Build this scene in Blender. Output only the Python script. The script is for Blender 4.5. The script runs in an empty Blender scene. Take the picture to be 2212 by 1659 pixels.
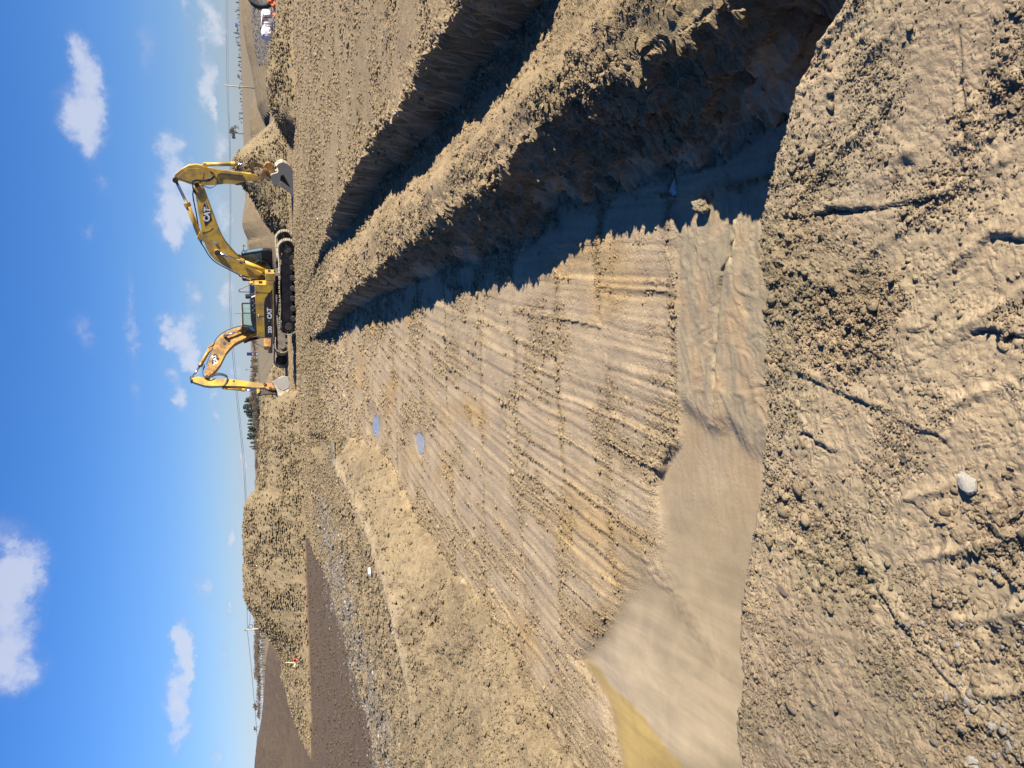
import bpy, bmesh, math, random
import numpy as np
from mathutils import Vector, Matrix, Euler

random.seed(7)
rng = np.random.default_rng(7)
R = math.radians
scene = bpy.context.scene

# ------------------------------------------------------------------ camera, sun, sky
CAM_H = 2.6                      # metres above the working ground (z = 0)
FPX = 1661.0                     # focal length in pixels of a 2212-wide frame
PITCH = math.atan(566.0 / FPX)
ROLL = R(2.0)
_F = Vector((0, math.cos(PITCH), -math.sin(PITCH)))
_U0 = Vector((0, math.sin(PITCH), math.cos(PITCH)))
_R0 = Vector((1, 0, 0))
_Rt = _R0 * math.cos(ROLL) - _U0 * math.sin(ROLL)
_Up = _U0 * math.cos(ROLL) + _R0 * math.sin(ROLL)

cam_d = bpy.data.cameras.new("camera")
cam = bpy.data.objects.new("camera", cam_d)
scene.collection.objects.link(cam)
cam_d.sensor_width = 36.0
cam_d.lens = FPX / 2212.0 * 36.0
cam_d.clip_start = 0.05
cam_d.clip_end = 5000
# the phone was held upright but the picture is stored on its side
m = Matrix((( -_Up.x, _Rt.x, -_F.x, 0), (-_Up.y, _Rt.y, -_F.y, 0), (-_Up.z, _Rt.z, -_F.z, CAM_H), (0, 0, 0, 1)))
cam.matrix_world = m
scene.camera = cam

scene.view_settings.view_transform = 'Standard'
scene.view_settings.look = 'None'
scene.view_settings.gamma = 1.0
scene.view_settings.exposure = 1.42
scene.render.engine = 'CYCLES'
scene.cycles.max_bounces = 5

SUN_EL = R(31.0)
SUN_BACK = R(30.0)               # sun stands to the right and this much behind the camera
SDIR = Vector((math.cos(SUN_BACK) * math.cos(SUN_EL), -math.sin(SUN_BACK) * math.cos(SUN_EL), math.sin(SUN_EL)))
sun_d = bpy.data.lights.new("sun", 'SUN')
sun_d.energy = 5.0
sun_d.angle = R(0.53)
sun_d.color = (1.0, 0.93, 0.82)
sun = bpy.data.objects.new("sun", sun_d)
scene.collection.objects.link(sun)
sun.rotation_euler = SDIR.to_track_quat('Z', 'Y').to_euler()


def ray(x, y):
    """direction through pixel (x, y) of the 2212 x 1659 photograph"""
    u = 1659.0 - y
    return _F + _Rt * ((u - 829.5) / FPX) - _Up * ((x - 1106.0) / FPX)


def at_h(x, y, h):
    """point on the level h metres below the lens"""
    d = ray(x, y)
    s = h / -d.z
    return Vector((d.x * s, d.y * s, CAM_H - h))


def at_D(x, y, D):
    """point at forward distance D (world Y)"""
    d = ray(x, y)
    s = D / d.y
    return Vector((d.x * s, D, CAM_H + d.z * s))


world = bpy.data.worlds.new("World")
scene.world = world
world.use_nodes = True
nt = world.node_tree
nt.nodes.clear()
W = nt.nodes.new
out = W('ShaderNodeOutputWorld')
bg = W('ShaderNodeBackground')
sky = W('ShaderNodeTexSky')
sky.sky_type = 'NISHITA'
sky.sun_disc = False
sky.sun_elevation = SUN_EL
# Nishita rotation: 0 = +Y, clockwise seen from above
sky.sun_rotation = math.atan2(SDIR.x, SDIR.y)
sky.altitude = 100
sky.air_density = 1.0
sky.dust_density = 0.0
sky.ozone_density = 3.0
hs = W('ShaderNodeHueSaturation')
hs.inputs['Saturation'].default_value = 1.16
hs.inputs['Value'].default_value = 1.0
tint = W('ShaderNodeMix'); tint.data_type = 'RGBA'; tint.blend_type = 'MULTIPLY'; tint.inputs['Factor'].default_value = 1.0
tcz = W('ShaderNodeTexCoord'); sz = W('ShaderNodeSeparateXYZ'); nt.links.new(tcz.outputs['Generated'], sz.inputs[0])
tr = W('ShaderNodeValToRGB'); nt.links.new(sz.outputs['Z'], tr.inputs[0])
tr.color_ramp.elements[0].position = 0.0; tr.color_ramp.elements[0].color = (.46, .57, .93, 1)
tr.color_ramp.elements[1].position = 0.55; tr.color_ramp.elements[1].color = (.82, .90, 1.20, 1)
e_ = tr.color_ramp.elements.new(.14); e_.color = (.61, .70, 1.0, 1)
nt.links.new(tr.outputs[0], tint.inputs['B'])
nt.links.new(sky.outputs[0], tint.inputs['A'])
nt.links.new(tint.outputs['Result'], hs.inputs['Color'])
tc = W('ShaderNodeTexCoord')
nz = W('ShaderNodeTexNoise')
nz.inputs['Scale'].default_value = 14.0
nz.inputs['Detail'].default_value = 6.0
nz.inputs['Roughness'].default_value = 0.62
nt.links.new(tc.outputs['Generated'], nz.inputs['Vector'])
sub = W('ShaderNodeVectorMath'); sub.operation = 'SUBTRACT'
nt.links.new(nz.outputs['Color'], sub.inputs[0]); sub.inputs[1].default_value = (0.5, 0.5, 0.5)
scl = W('ShaderNodeVectorMath'); scl.operation = 'SCALE'; scl.inputs['Scale'].default_value = 0.04
nt.links.new(sub.outputs[0], scl.inputs[0])
add = W('ShaderNodeVectorMath'); add.operation = 'ADD'
nt.links.new(tc.outputs['Generated'], add.inputs[0]); nt.links.new(scl.outputs[0], add.inputs[1])
nzb = W('ShaderNodeTexNoise'); nzb.inputs['Scale'].default_value = 60.0; nzb.inputs['Detail'].default_value = 5.0; nzb.inputs['Roughness'].default_value = 0.7
nt.links.new(tc.outputs['Generated'], nzb.inputs['Vector'])
sb_ = W('ShaderNodeVectorMath'); sb_.operation = 'SUBTRACT'; nt.links.new(nzb.outputs['Color'], sb_.inputs[0]); sb_.inputs[1].default_value = (.5, .5, .5)
sc2 = W('ShaderNodeVectorMath'); sc2.operation = 'SCALE'; sc2.inputs['Scale'].default_value = 0.022; nt.links.new(sb_.outputs[0], sc2.inputs[0])
ad2 = W('ShaderNodeVectorMath'); ad2.operation = 'ADD'; nt.links.new(add.outputs[0], ad2.inputs[0]); nt.links.new(sc2.outputs[0], ad2.inputs[1])
WARP = ad2.outputs[0]
# (centre x, centre y, half height, half length, density)
CLOUDS = [
 (165,89,20,30,.9),(182,132,24,40,.6),(198,198,20,46,1.1),(159,238,28,42,.7),(187,274,30,42,.85),(208,314,17,40,.5),
 (221,407,12,20,.35),(195,503,10,14,.3),
 (364,307,22,24,.9),(380,347,24,36,.8),(392,413,30,44,.75),(380,480,28,40,.75),(384,520,14,26,.6),
 (476,307,16,42,.6),(473,430,22,46,.5),(489,496,10,34,.5),
 (393,23,8,30,.5),(446,26,20,38,.7),(459,66,13,28,.7),(433,89,10,30,.6),(443,155,11,28,.6),(450,202,17,30,.75),(466,231,7,24,.6),(463,145,7,32,.5),
 (307,100,20,120,.14),(330,60,22,90,.1),
 (182,704,18,28,.35),(198,743,13,20,.3),
 (281,640,9,76,.3),(290,760,10,64,.26),(297,860,11,56,.2),
 (403,621,17,24,.8),(417,654,22,30,.8),(385,714,24,26,1.5),(410,707,30,46,.9),(403,762,18,28,1.2),(416,790,13,22,.7),(357,687,12,15,.5),
 (357,740,9,13,.4),(350,773,8,14,.35),(367,803,13,18,.5),(383,838,14,20,.5),(388,864,12,16,.5),
 (486,621,17,28,.9),(489,661,13,30,.5),
 (430,859,6,20,.35),(466,859,10,20,.5),(469,909,8,18,.45),(516,796,9,20,.5),(529,1005,10,30,.7),(499,1077,5,20,.4),(522,1080,6,22,.4),
 (12,1180,46,52,.9),(10,1334,52,70,1.3),(18,1440,52,60,1.2),(37,1222,38,40,.7),(51,1466,26,28,.4),(20,1270,40,50,.9),
 (386,1256,8,16,.4),(433,1264,15,26,.8),(443,1300,12,24,.8),(460,1266,8,22,.4),(393,1300,6,11,.3),(498,1161,8,20,.6),(491,1307,6,18,.5),
 (403,1368,14,32,.75),(383,1385,13,16,.9),(406,1419,14,32,.75),(411,1463,9,30,.6),
 (374,1497,25,36,1.2),(386,1537,23,38,1.1),(386,1590,14,36,.8),
 (484,1436,6,36,.45),(518,1483,4,12,.4),(464,1639,8,24,.5),
]
acc = None
for (cx, cy, hx, hy, den) in CLOUDS:
    d = ray(cx, cy); L = d.length
    d.normalize()
    a = (ray(cx + 1, cy).normalized() - d); a.normalize()
    b = d.cross(a); b.normalize()
    mt = Matrix((a, b, d)).transposed()
    mp = W('ShaderNodeMapping'); mp.vector_type = 'TEXTURE'
    mp.inputs['Location'].default_value = d
    mp.inputs['Rotation'].default_value = mt.to_euler()
    mp.inputs['Scale'].default_value = (hx * 2.0 / FPX / L, hy * 1.8 / FPX / L, 0.5)
    nt.links.new(WARP, mp.inputs['Vector'])
    gr = W('ShaderNodeTexGradient'); gr.gradient_type = 'SPHERICAL'
    nt.links.new(mp.outputs[0], gr.inputs[0])
    ma = W('ShaderNodeMath'); ma.operation = 'MULTIPLY_ADD'
    nt.links.new(gr.outputs['Fac'], ma.inputs[0]); ma.inputs[1].default_value = den if den > .75 else den * 1.7 + .12
    if acc is None: ma.inputs[2].default_value = 0.0
    else: nt.links.new(acc, ma.inputs[2])
    acc = ma.outputs[0]
nz2 = W('ShaderNodeTexNoise'); nz2.inputs['Scale'].default_value = 20.0; nz2.inputs['Detail'].default_value = 9.0; nz2.inputs['Roughness'].default_value = .66
nt.links.new(tc.outputs['Generated'], nz2.inputs['Vector'])
m1 = W('ShaderNodeMath'); m1.operation = 'MULTIPLY_ADD'; m1.inputs[1].default_value = 3.4; m1.inputs[2].default_value = -0.75; m1.use_clamp = False
nt.links.new(nz2.outputs['Fac'], m1.inputs[0])
m2 = W('ShaderNodeMath'); m2.operation = 'MULTIPLY'
nt.links.new(acc, m2.inputs[0]); nt.links.new(m1.outputs[0], m2.inputs[1])
mr = W('ShaderNodeMapRange'); mr.interpolation_type = 'SMOOTHSTEP'
mr.inputs['From Min'].default_value = 0.05; mr.inputs['From Max'].default_value = 1.7
mr.inputs['To Min'].default_value = 0.0; mr.inputs['To Max'].default_value = 0.72
nt.links.new(m2.outputs[0], mr.inputs['Value'])
cr = W('ShaderNodeValToRGB')
cr.color_ramp.elements[0].position = 0.35; cr.color_ramp.elements[0].color = (2.9, 3.3, 4.9, 1)
cr.color_ramp.elements[1].position = 1.0; cr.color_ramp.elements[1].color = (5.4, 5.6, 6.4, 1)
nt.links.new(m2.outputs[0], cr.inputs[0])
mx = W('ShaderNodeMix'); mx.data_type = 'RGBA'
nt.links.new(mr.outputs[0], mx.inputs['Factor'])
nt.links.new(hs.outputs[0], mx.inputs['A']); nt.links.new(cr.outputs[0], mx.inputs['B'])
nt.links.new(mx.outputs['Result'], bg.inputs['Color'])
bg.inputs['Strength'].default_value = 0.05
nt.links.new(bg.outputs[0], out.inputs['Surface'])

# ------------------------------------------------------------------ helpers
def tag(o, label=None, cat=None, group=None, kind=None):
    if label: o['label'] = label
    if cat: o['category'] = cat
    if group: o['group'] = group
    if kind: o['kind'] = kind
    return o


def link(name, me, parent=None, mat=None):
    o = bpy.data.objects.new(name, me)
    scene.collection.objects.link(o)
    if mat is not None and me is not None:
        me.materials.clear(); me.materials.append(mat)
    if parent is not None: o.parent = parent
    return o


def empty(name, loc=(0, 0, 0), rz=0.0):
    o = bpy.data.objects.new(name, None)
    scene.collection.objects.link(o)
    o.location = loc; o.rotation_euler = (0, 0, rz)
    o.empty_display_size = 0.3
    return o


def np_mesh(name, verts, faces, smooth=True):
    """verts (n,3) array, faces (m,k) array of equal-sized polygons"""
    me = bpy.data.meshes.new(name)
    verts = np.asarray(verts, dtype=np.float32); faces = np.asarray(faces, dtype=np.int32)
    n, k = faces.shape
    me.vertices.add(len(verts)); me.vertices.foreach_set('co', verts.ravel())
    me.loops.add(n * k); me.loops.foreach_set('vertex_index', faces.ravel())
    me.polygons.add(n)
    me.polygons.foreach_set('loop_start', np.arange(0, n * k, k, dtype=np.int32))
    me.polygons.foreach_set('loop_total', np.full(n, k, dtype=np.int32))
    if smooth: me.polygons.foreach_set('use_smooth', np.ones(n, dtype=bool))
    me.update(calc_edges=True)
    me.validate()
    return me


def _hash(ix, iy, seed):
    h = (ix.astype(np.int64) * 374761393 + iy.astype(np.int64) * 668265263 + seed * 1442695041) & 0xFFFFFFFF
    h = ((h ^ (h >> 13)) * 1274126177) & 0xFFFFFFFF
    h = ((h ^ (h >> 16)) * 2246822519) & 0xFFFFFFFF
    return (h ^ (h >> 15)) & 0xFFFFFFFF


def rnd(ix, iy, seed):
    return (_hash(ix, iy, seed) / 4294967296.0).astype(np.float32)


def noise(x, y, seed=0):
    """gradient noise, about -0.7..0.7"""
    xf = np.floor(x); yf = np.floor(y)
    ix = xf.astype(np.int64); iy = yf.astype(np.int64)
    fx = (x - xf).astype(np.float32); fy = (y - yf).astype(np.float32)
    ux = fx * fx * fx * (fx * (fx * 6 - 15) + 10); uy = fy * fy * fy * (fy * (fy * 6 - 15) + 10)
    def g(a, b, dx, dy):
        t = rnd(ix + a, iy + b, seed) * 6.2831853
        return np.cos(t) * dx + np.sin(t) * dy
    n00 = g(0, 0, fx, fy); n10 = g(1, 0, fx - 1, fy); n01 = g(0, 1, fx, fy - 1); n11 = g(1, 1, fx - 1, fy - 1)
    return (n00 * (1 - ux) + n10 * ux) * (1 - uy) + (n01 * (1 - ux) + n11 * ux) * uy


def fbm(x, y, oct=4, seed=0, gain=0.5):
    s = 0.0; a = 1.0; f = 1.0
    for i in range(oct):
        s = s + a * noise(x * f, y * f, seed + i * 17)
        a *= gain; f *= 2.03
    return s


def clods(x, y, cell, seed, prob=0.6, rmin=.25, rmax=.62):
    """field of angular lumps, height 0..1 in units of cell"""
    px = x / cell; py = y / cell
    ix = np.floor(px).astype(np.int64); iy = np.floor(py).astype(np.int64)
    best = np.zeros_like(px, dtype=np.float32)
    for a in (-1, 0, 1):
        for b in (-1, 0, 1):
            cx = ix + a; cy = iy + b
            jx = cx + rnd(cx, cy, seed); jy = cy + rnd(cx, cy, seed + 1)
            rr = rmin + (rmax - rmin) * rnd(cx, cy, seed + 2) ** 2
            on = rnd(cx, cy, seed + 3) < prob
            th = rnd(cx, cy, seed + 4) * 3.14159
            dx = (px - jx).astype(np.float32); dy = (py - jy).astype(np.float32)
            c = np.cos(th); s = np.sin(th)
            qx = c * dx + s * dy; qy = (-s * dx + c * dy) * (1.0 + rnd(cx, cy, seed + 5))
            d = np.maximum(np.maximum(np.abs(qx), np.abs(qy)), 0.72 * (np.abs(qx) + np.abs(qy)))
            t = np.clip(1 - d / rr, 0, 1)
            tilt = 1 + 0.6 * qx / rr
            hgt = rr * np.minimum(t * 2.2, 1.0) * (0.75 + .25 * t) * tilt * on
            best = np.maximum(best, hgt.astype(np.float32))
    return best


def sstep(a, b, x):
    t = np.clip((x - a) / (b - a), 0, 1)
    return t * t * (3 - 2 * t)


def poly_in(X, Y, poly):
    inside = np.zeros(X.shape, dtype=bool)
    n = len(poly)
    for i in range(n):
        x1, y1 = poly[i]; x2, y2 = poly[(i + 1) % n]
        if y1 == y2: continue
        c = ((y1 > Y) != (y2 > Y)) & (X < (x2 - x1) * (Y - y1) / (y2 - y1) + x1)
        inside ^= c
    return inside


def seg_dist(X, Y, pts):
    """distance to a polyline, and signed side (+ = left of direction)"""
    best = np.full(X.shape, 1e9, dtype=np.float32); side = np.zeros(X.shape, dtype=np.float32)
    for i in range(len(pts) - 1):
        x1, y1 = pts[i]; x2, y2 = pts[i + 1]
        dx, dy = x2 - x1, y2 - y1
        L2 = dx * dx + dy * dy
        t = np.clip(((X - x1) * dx + (Y - y1) * dy) / L2, 0, 1)
        ex = X - (x1 + t * dx); ey = Y - (y1 + t * dy)
        d = np.sqrt(ex * ex + ey * ey)
        s = np.sign(dx * (Y - y1) - dy * (X - x1))
        m = d < best
        best = np.where(m, d, best); side = np.where(m, s, side)
    return best, side


# ------------------------------------------------------------------ material helpers
def new_mat(name):
    mt = bpy.data.materials.new(name); mt.use_nodes = True
    t = mt.node_tree
    b = t.nodes['Principled BSDF']
    return mt, t, b


def ramp(t, src, stops):
    r = t.nodes.new('ShaderNodeValToRGB')
    els = r.color_ramp.elements
    els[0].position = stops[0][0]; els[0].color = (*stops[0][1], 1)
    els[1].position = stops[1][0]; els[1].color = (*stops[1][1], 1)
    for p, c in stops[2:]:
        e = els.new(p); e.color = (*c, 1)
    t.links.new(src, r.inputs[0])
    return r.outputs[0]


def tnoise(t, scale, detail=4, rough=.55, vec=None, dist=0.0):
    n = t.nodes.new('ShaderNodeTexNoise')
    n.inputs['Scale'].default_value = scale; n.inputs['Detail'].default_value = detail
    n.inputs['Roughness'].default_value = rough; n.inputs['Distortion'].default_value = dist
    if vec is not None: t.links.new(vec, n.inputs['Vector'])
    return n.outputs['Fac']


def mixc(t, fac, a, b, mode='MIX'):
    m = t.nodes.new('ShaderNodeMix'); m.data_type = 'RGBA'; m.blend_type = mode
    for sock, v in ((m.inputs['Factor'], fac), (m.inputs['A'], a), (m.inputs['B'], b)):
        if isinstance(v, bpy.types.NodeSocket): t.links.new(v, sock)
        elif isinstance(v, (tuple, list)): sock.default_value = (*v[:3], 1)
        else: sock.default_value = v
    return m.outputs['Result']


def simple(name, col, rough=.6, metal=0.0, dirt=None, dirt_amt=.5, dscale=3.0, bump=0.0, spec=None, coat=0.0):
    """painted / coated surface with procedural grime"""
    mt, t, b = new_mat(name)
    co = t.nodes.new('ShaderNodeTexCoord').outputs['Object']
    b.inputs['Roughness'].default_value = rough; b.inputs['Metallic'].default_value = metal
    if coat: b.inputs['Coat Weight'].default_value = coat
    f = tnoise(t, dscale, 6, .65, co)
    c1 = mixc(t, tnoise(t, dscale * .35, 2, .5, co), tuple(c * .86 for c in col), tuple(min(1, c * 1.12) for c in col))
    if dirt is not None:
        rp = ramp(t, f, [(.5 - .12 * dirt_amt, (0, 0, 0)), (.75 - .2 * dirt_amt, (1, 1, 1))])
        mm = t.nodes.new('ShaderNodeMath'); mm.operation = 'MULTIPLY'; mm.inputs[1].default_value = dirt_amt
        t.links.new(rp, mm.inputs[0])
        c1 = mixc(t, mm.outputs[0], c1, dirt)
    t.links.new(c1, b.inputs['Base Color'])
    if bump:
        bp = t.nodes.new('ShaderNodeBump'); bp.inputs['Strength'].default_value = bump; bp.inputs['Distance'].default_value = .02
        t.links.new(tnoise(t, dscale * 6, 5, .6, co), bp.inputs['Height']); t.links.new(bp.outputs[0], b.inputs['Normal'])
    return mt

# ------------------------------------------------------------------ terrain
def P(x, y, h):
    v = at_h(x, y, h); return (v.x, v.y)


def PL(pts, h):
    return [P(x, y, h) for x, y in pts]


def curve_x_of_y(pts, Y, lo=None, hi=None):
    a = sorted(pts, key=lambda p: p[1])
    ys = np.array([p[1] for p in a]); xs = np.array([p[0] for p in a])
    return np.interp(Y, ys, xs)


def curve_y_of_x(pts, X):
    a = sorted(pts, key=lambda p: p[0])
    return np.interp(X, np.array([p[0] for p in a]), np.array([p[1] for p in a]))


H_TOP, H_FLOOR, H_E, H_S, H_T, H_FG = 2.62, 3.30, 2.27, 2.97, 2.80, 1.60
# pit wall on the right: its lit top edge
WALL_TOP = PL([(1520, 40), (1450, 78), (1380, 110), (1290, 165), (1240, 215), (1180, 262), (1135, 300), (1090, 362), (1000, 432), (960, 462), (900, 505),
               (850, 548), (800, 592), (750, 632), (715, 672), (703, 700)], H_TOP) + [(2.15, 3.0), (2.0, 0.0)]
WALL_TOE = PL([(1560, 330), (1389, 372), (1207, 425), (1161, 505), (1022, 548), (900, 600), (800, 648), (735, 690), (712, 712)], H_FLOOR) + [(1.95, 3.0), (1.8, 0.0)]
TR_E = PL([(1010, -20), (980, 40), (973, 75), (925, 112), (900, 160), (880, 218), (845, 258), (812, 290), (777, 345), (752, 420), (728, 500), (706, 560), (690, 604)], H_E) + [(4.4, 6.0), (4.2, 3.0), (4.1, 0)]
TR_S = PL([(1179, 13), (1108, 79), (1028, 164), (989, 220), (944, 272), (912, 312), (843, 370), (790, 440), (735, 530), (694, 604)], H_S) + [(4.2, 6.0), (4.0, 3.0), (3.9, 0)]
TR_T = PL([(1300, 20), (1206, 111), (1155, 156), (1092, 198), (1065, 238), (1033, 264), (999, 284), (986, 320), (949, 346), (901, 391), (870, 415),
           (830, 434), (790, 490), (745, 540), (705, 590), (691, 612)], H_T) + [(3.0, 3.0), (2.95, 0)]
L_TOE = PL([(1290, 1720), (1250, 1659), (1180, 1560), (1100, 1370), (1000, 1255), (940, 1180), (890, 1100), (850, 1010), (820, 965), (775, 950)], H_FLOOR) + [(-4.6, 5.0), (-4.8, 0.0)]
L_PATH = PL([(1000, 1800), (905, 1659), (868, 1450), (850, 1370), (838, 1290), (800, 1180), (765, 1090), (735, 1030), (718, 995)], 2.42) + [(-7.4, 7.0), (-7.6, 0.0)]
L_OUT = PL([(835, 1659), (790, 1500), (765, 1400), (735, 1300), (700, 1200), (690, 1100), (688, 1010)], 2.66)
FG_EDGE = PL([(1830, -8), (1795, 50), (1757, 120), (1722, 185), (1700, 250), (1672, 330), (1664, 400), (1640, 470), (1648, 560), (1656, 640), (1648, 800), (1650, 900), (1645, 1000),
              (1638, 1100), (1622, 1180), (1610, 1260), (1600, 1340), (1602, 1450), (1598, 1560), (1597, 1670)], H_FG)
FG_EDGE = [(FG_EDGE[0][0] + 2.0, FG_EDGE[0][1] - .9)] + FG_EDGE + [(FG_EDGE[-1][0] - 3.0, FG_EDGE[-1][1] + .1)]


def terrain_Y_profile(X, Y):
    """large shapes of the ground, z with 0 = working ground; X, Y arrays"""
    xw = curve_x_of_y(WALL_TOP, Y); xr = curve_x_of_y(WALL_TOE, Y)
    xe = curve_x_of_y(TR_E, Y); xs = curve_x_of_y(TR_S, Y); xt = curve_x_of_y(TR_T, Y)
    xl = curve_x_of_y(L_TOE, Y); xp = curve_x_of_y(L_PATH, Y); xo = curve_x_of_y(L_OUT, Y)
    yw = max(p[1] for p in WALL_TOP); ye = max(p[1] for p in TR_E)
    # far end closes the trenches
    kf = 1 - sstep(yw - 3.5, yw + 2.5, Y)            # pit wall fade
    ke = 1 - sstep(ye - 5.0, ye + 0.5, Y)
    zg = np.where(Y > 0, 0.30 * (1 - sstep(14, 40, Y)), 0.3) + 0.03  # right ground a little higher near
    z_e = zg
    z_top = -0.02 + 0 * Y
    z_floor = -0.70 + 0.30 * sstep(16, 34, Y)
    z_fl_end = np.where(Y > yw - 1, z_floor + (0 - z_floor) * sstep(yw - 1, 40, Y), z_floor)
    z = np.where(X > 0, 0.0, 0.0)
    # pit floor
    zf = z_fl_end
    # blend right wall
    w_out = np.clip((X - xr) / np.maximum(xw - xr, 0.05), 0, 1)
    wall = w_out ** 0.8
    z_right = z_top + (zf - z_top) * (1 - wall)
    z_right = np.where(Y > yw, zf * (1 - sstep(0, 3.0, X - xr)) , z_right)
    # ridge and trench 2
    zT = -0.20 * ke; zS = -0.37 * ke
    mid = 0.5 * (xw + xt)
    a = sstep(0, 1, (X - xw) / np.maximum(mid - xw, .05))
    zz = z_top + 0.05 * a
    b = np.clip((X - mid) / np.maximum(xt - mid, .05), 0, 1)
    zz = zz + (zT - z_top - 0.05) * b ** 1.5
    c = np.clip((X - xt) / np.maximum(xs - xt, .05), 0, 1)
    zz = zz + (zS - zT) * c
    dd = np.clip((X - xs - .06) / np.maximum(xe - xs - .06, .06), 0, 1)
    zz = zz + (z_e - zS) * dd ** .8
    z = np.where(X > xw, zz, z_right)
    # left side
    zp = 0.18 + .06 * fbm(Y * .4, X * 0.4, 2, 5)
    lt = np.clip((xl - X) / np.maximum(xl - xp, .3), 0, 1)
    zl = zf + (zp - zf) * (.55 * lt ** .42 + .45 * lt)
    lo = np.clip((xp - X) / np.maximum(xp - xo, .3), 0, 1)
    zl = zl + (-0.05 - zp) * lo
    lr = np.clip((xo - X) / 3.0, 0, 1)
    zl = zl + (-0.16 + 0.05) * sstep(0, 1, lr)
    # mound ends at its far tip
    ytip = max(p[1] for p in L_PATH)
    far = sstep(ytip - 1.0, ytip + 2.5, Y)
    zl_far = zf + (-0.12 - zf) * sstep(1.0, 6.0, xl - X)
    zl = zl * (1 - far) + zl_far * far
    z = np.where(X < xl, zl, z)
    return z


PUDDLES = [(811, 922, 9, 30, 3.27), (907, 957, 10, 30, 3.31), (838, 40, 3, 12, 2.3), (777, 12, 2, 14, 2.32), (700, 965, 12, 16, 2.9)]
RIDGES = [  # (distance, front width, back width, crest pixels, base z)
    (52.5, 5.0, 5.0, [(640, 180), (600, 232), (590, 262), (566, 284), (535, 309), (512, 330), (501, 347), (503, 363), (512, 384), (525, 398), (536, 414),
                      (548, 432), (558, 447), (571, 473), (585, 490), (600, 506), (625, 525)], 'clod'),
    (41.0, 2.5, 6.0, [(640, -160), (607, -60), (606, 0), (602, 40), (590, 80), (581, 119), (578, 150), (577, 178), (583, 215), (590, 238), (602, 262), (640, 290)], 'clod'),
    (74.0, 8.0, 9.0, [(590, 372), (560, 390), (536, 415), (529, 440), (524, 470), (523, 485), (527, 500), (537, 520), (536, 529), (541, 545), (560, 560), (590, 590)], 'smooth'),
    (64.0, 4.5, 6.0, [(650, 700), (640, 748), (600, 775), (588, 790), (575, 830), (566, 856), (563, 900), (575, 925), (600, 940)], 'clod'),
    (51.0, 6.0, 7.0, [(650, 838), (620, 850), (585, 866), (570, 880), (563, 900), (561, 965), (560, 1020), (553, 1058), (539, 1075), (528, 1094), (525, 1130),
                      (527, 1170), (528, 1207), (525, 1240), (529, 1288), (540, 1316), (556, 1348), (570, 1362), (586, 1381), (598, 1400), (609, 1425), (611, 1463), (620, 1495), (628, 1528), (640, 1560), (655, 1600)], 'clod'),
    (70.0, 13.0, 14.0, [(640, 1360), (603, 1375), (584, 1390), (577, 1410), (573, 1440), (571, 1493), (567, 1534), (562, 1572), (555, 1599), (551, 1640), (547, 1680), (535, 1780), (530, 2000)], 'dark'),
    (78.0, 8.0, 8.0, [(520, -200), (522, -50), (522, 20), (525, 60), (531, 99), (543, 149), (551, 200), (556, 230), (570, 260)], 'smooth'),
    (88.0, 6.0, 6.0, [(565, 170), (549, 205), (541, 235), (539, 260), (540, 285), (545, 310), (560, 345)], 'pale'),
]


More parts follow.
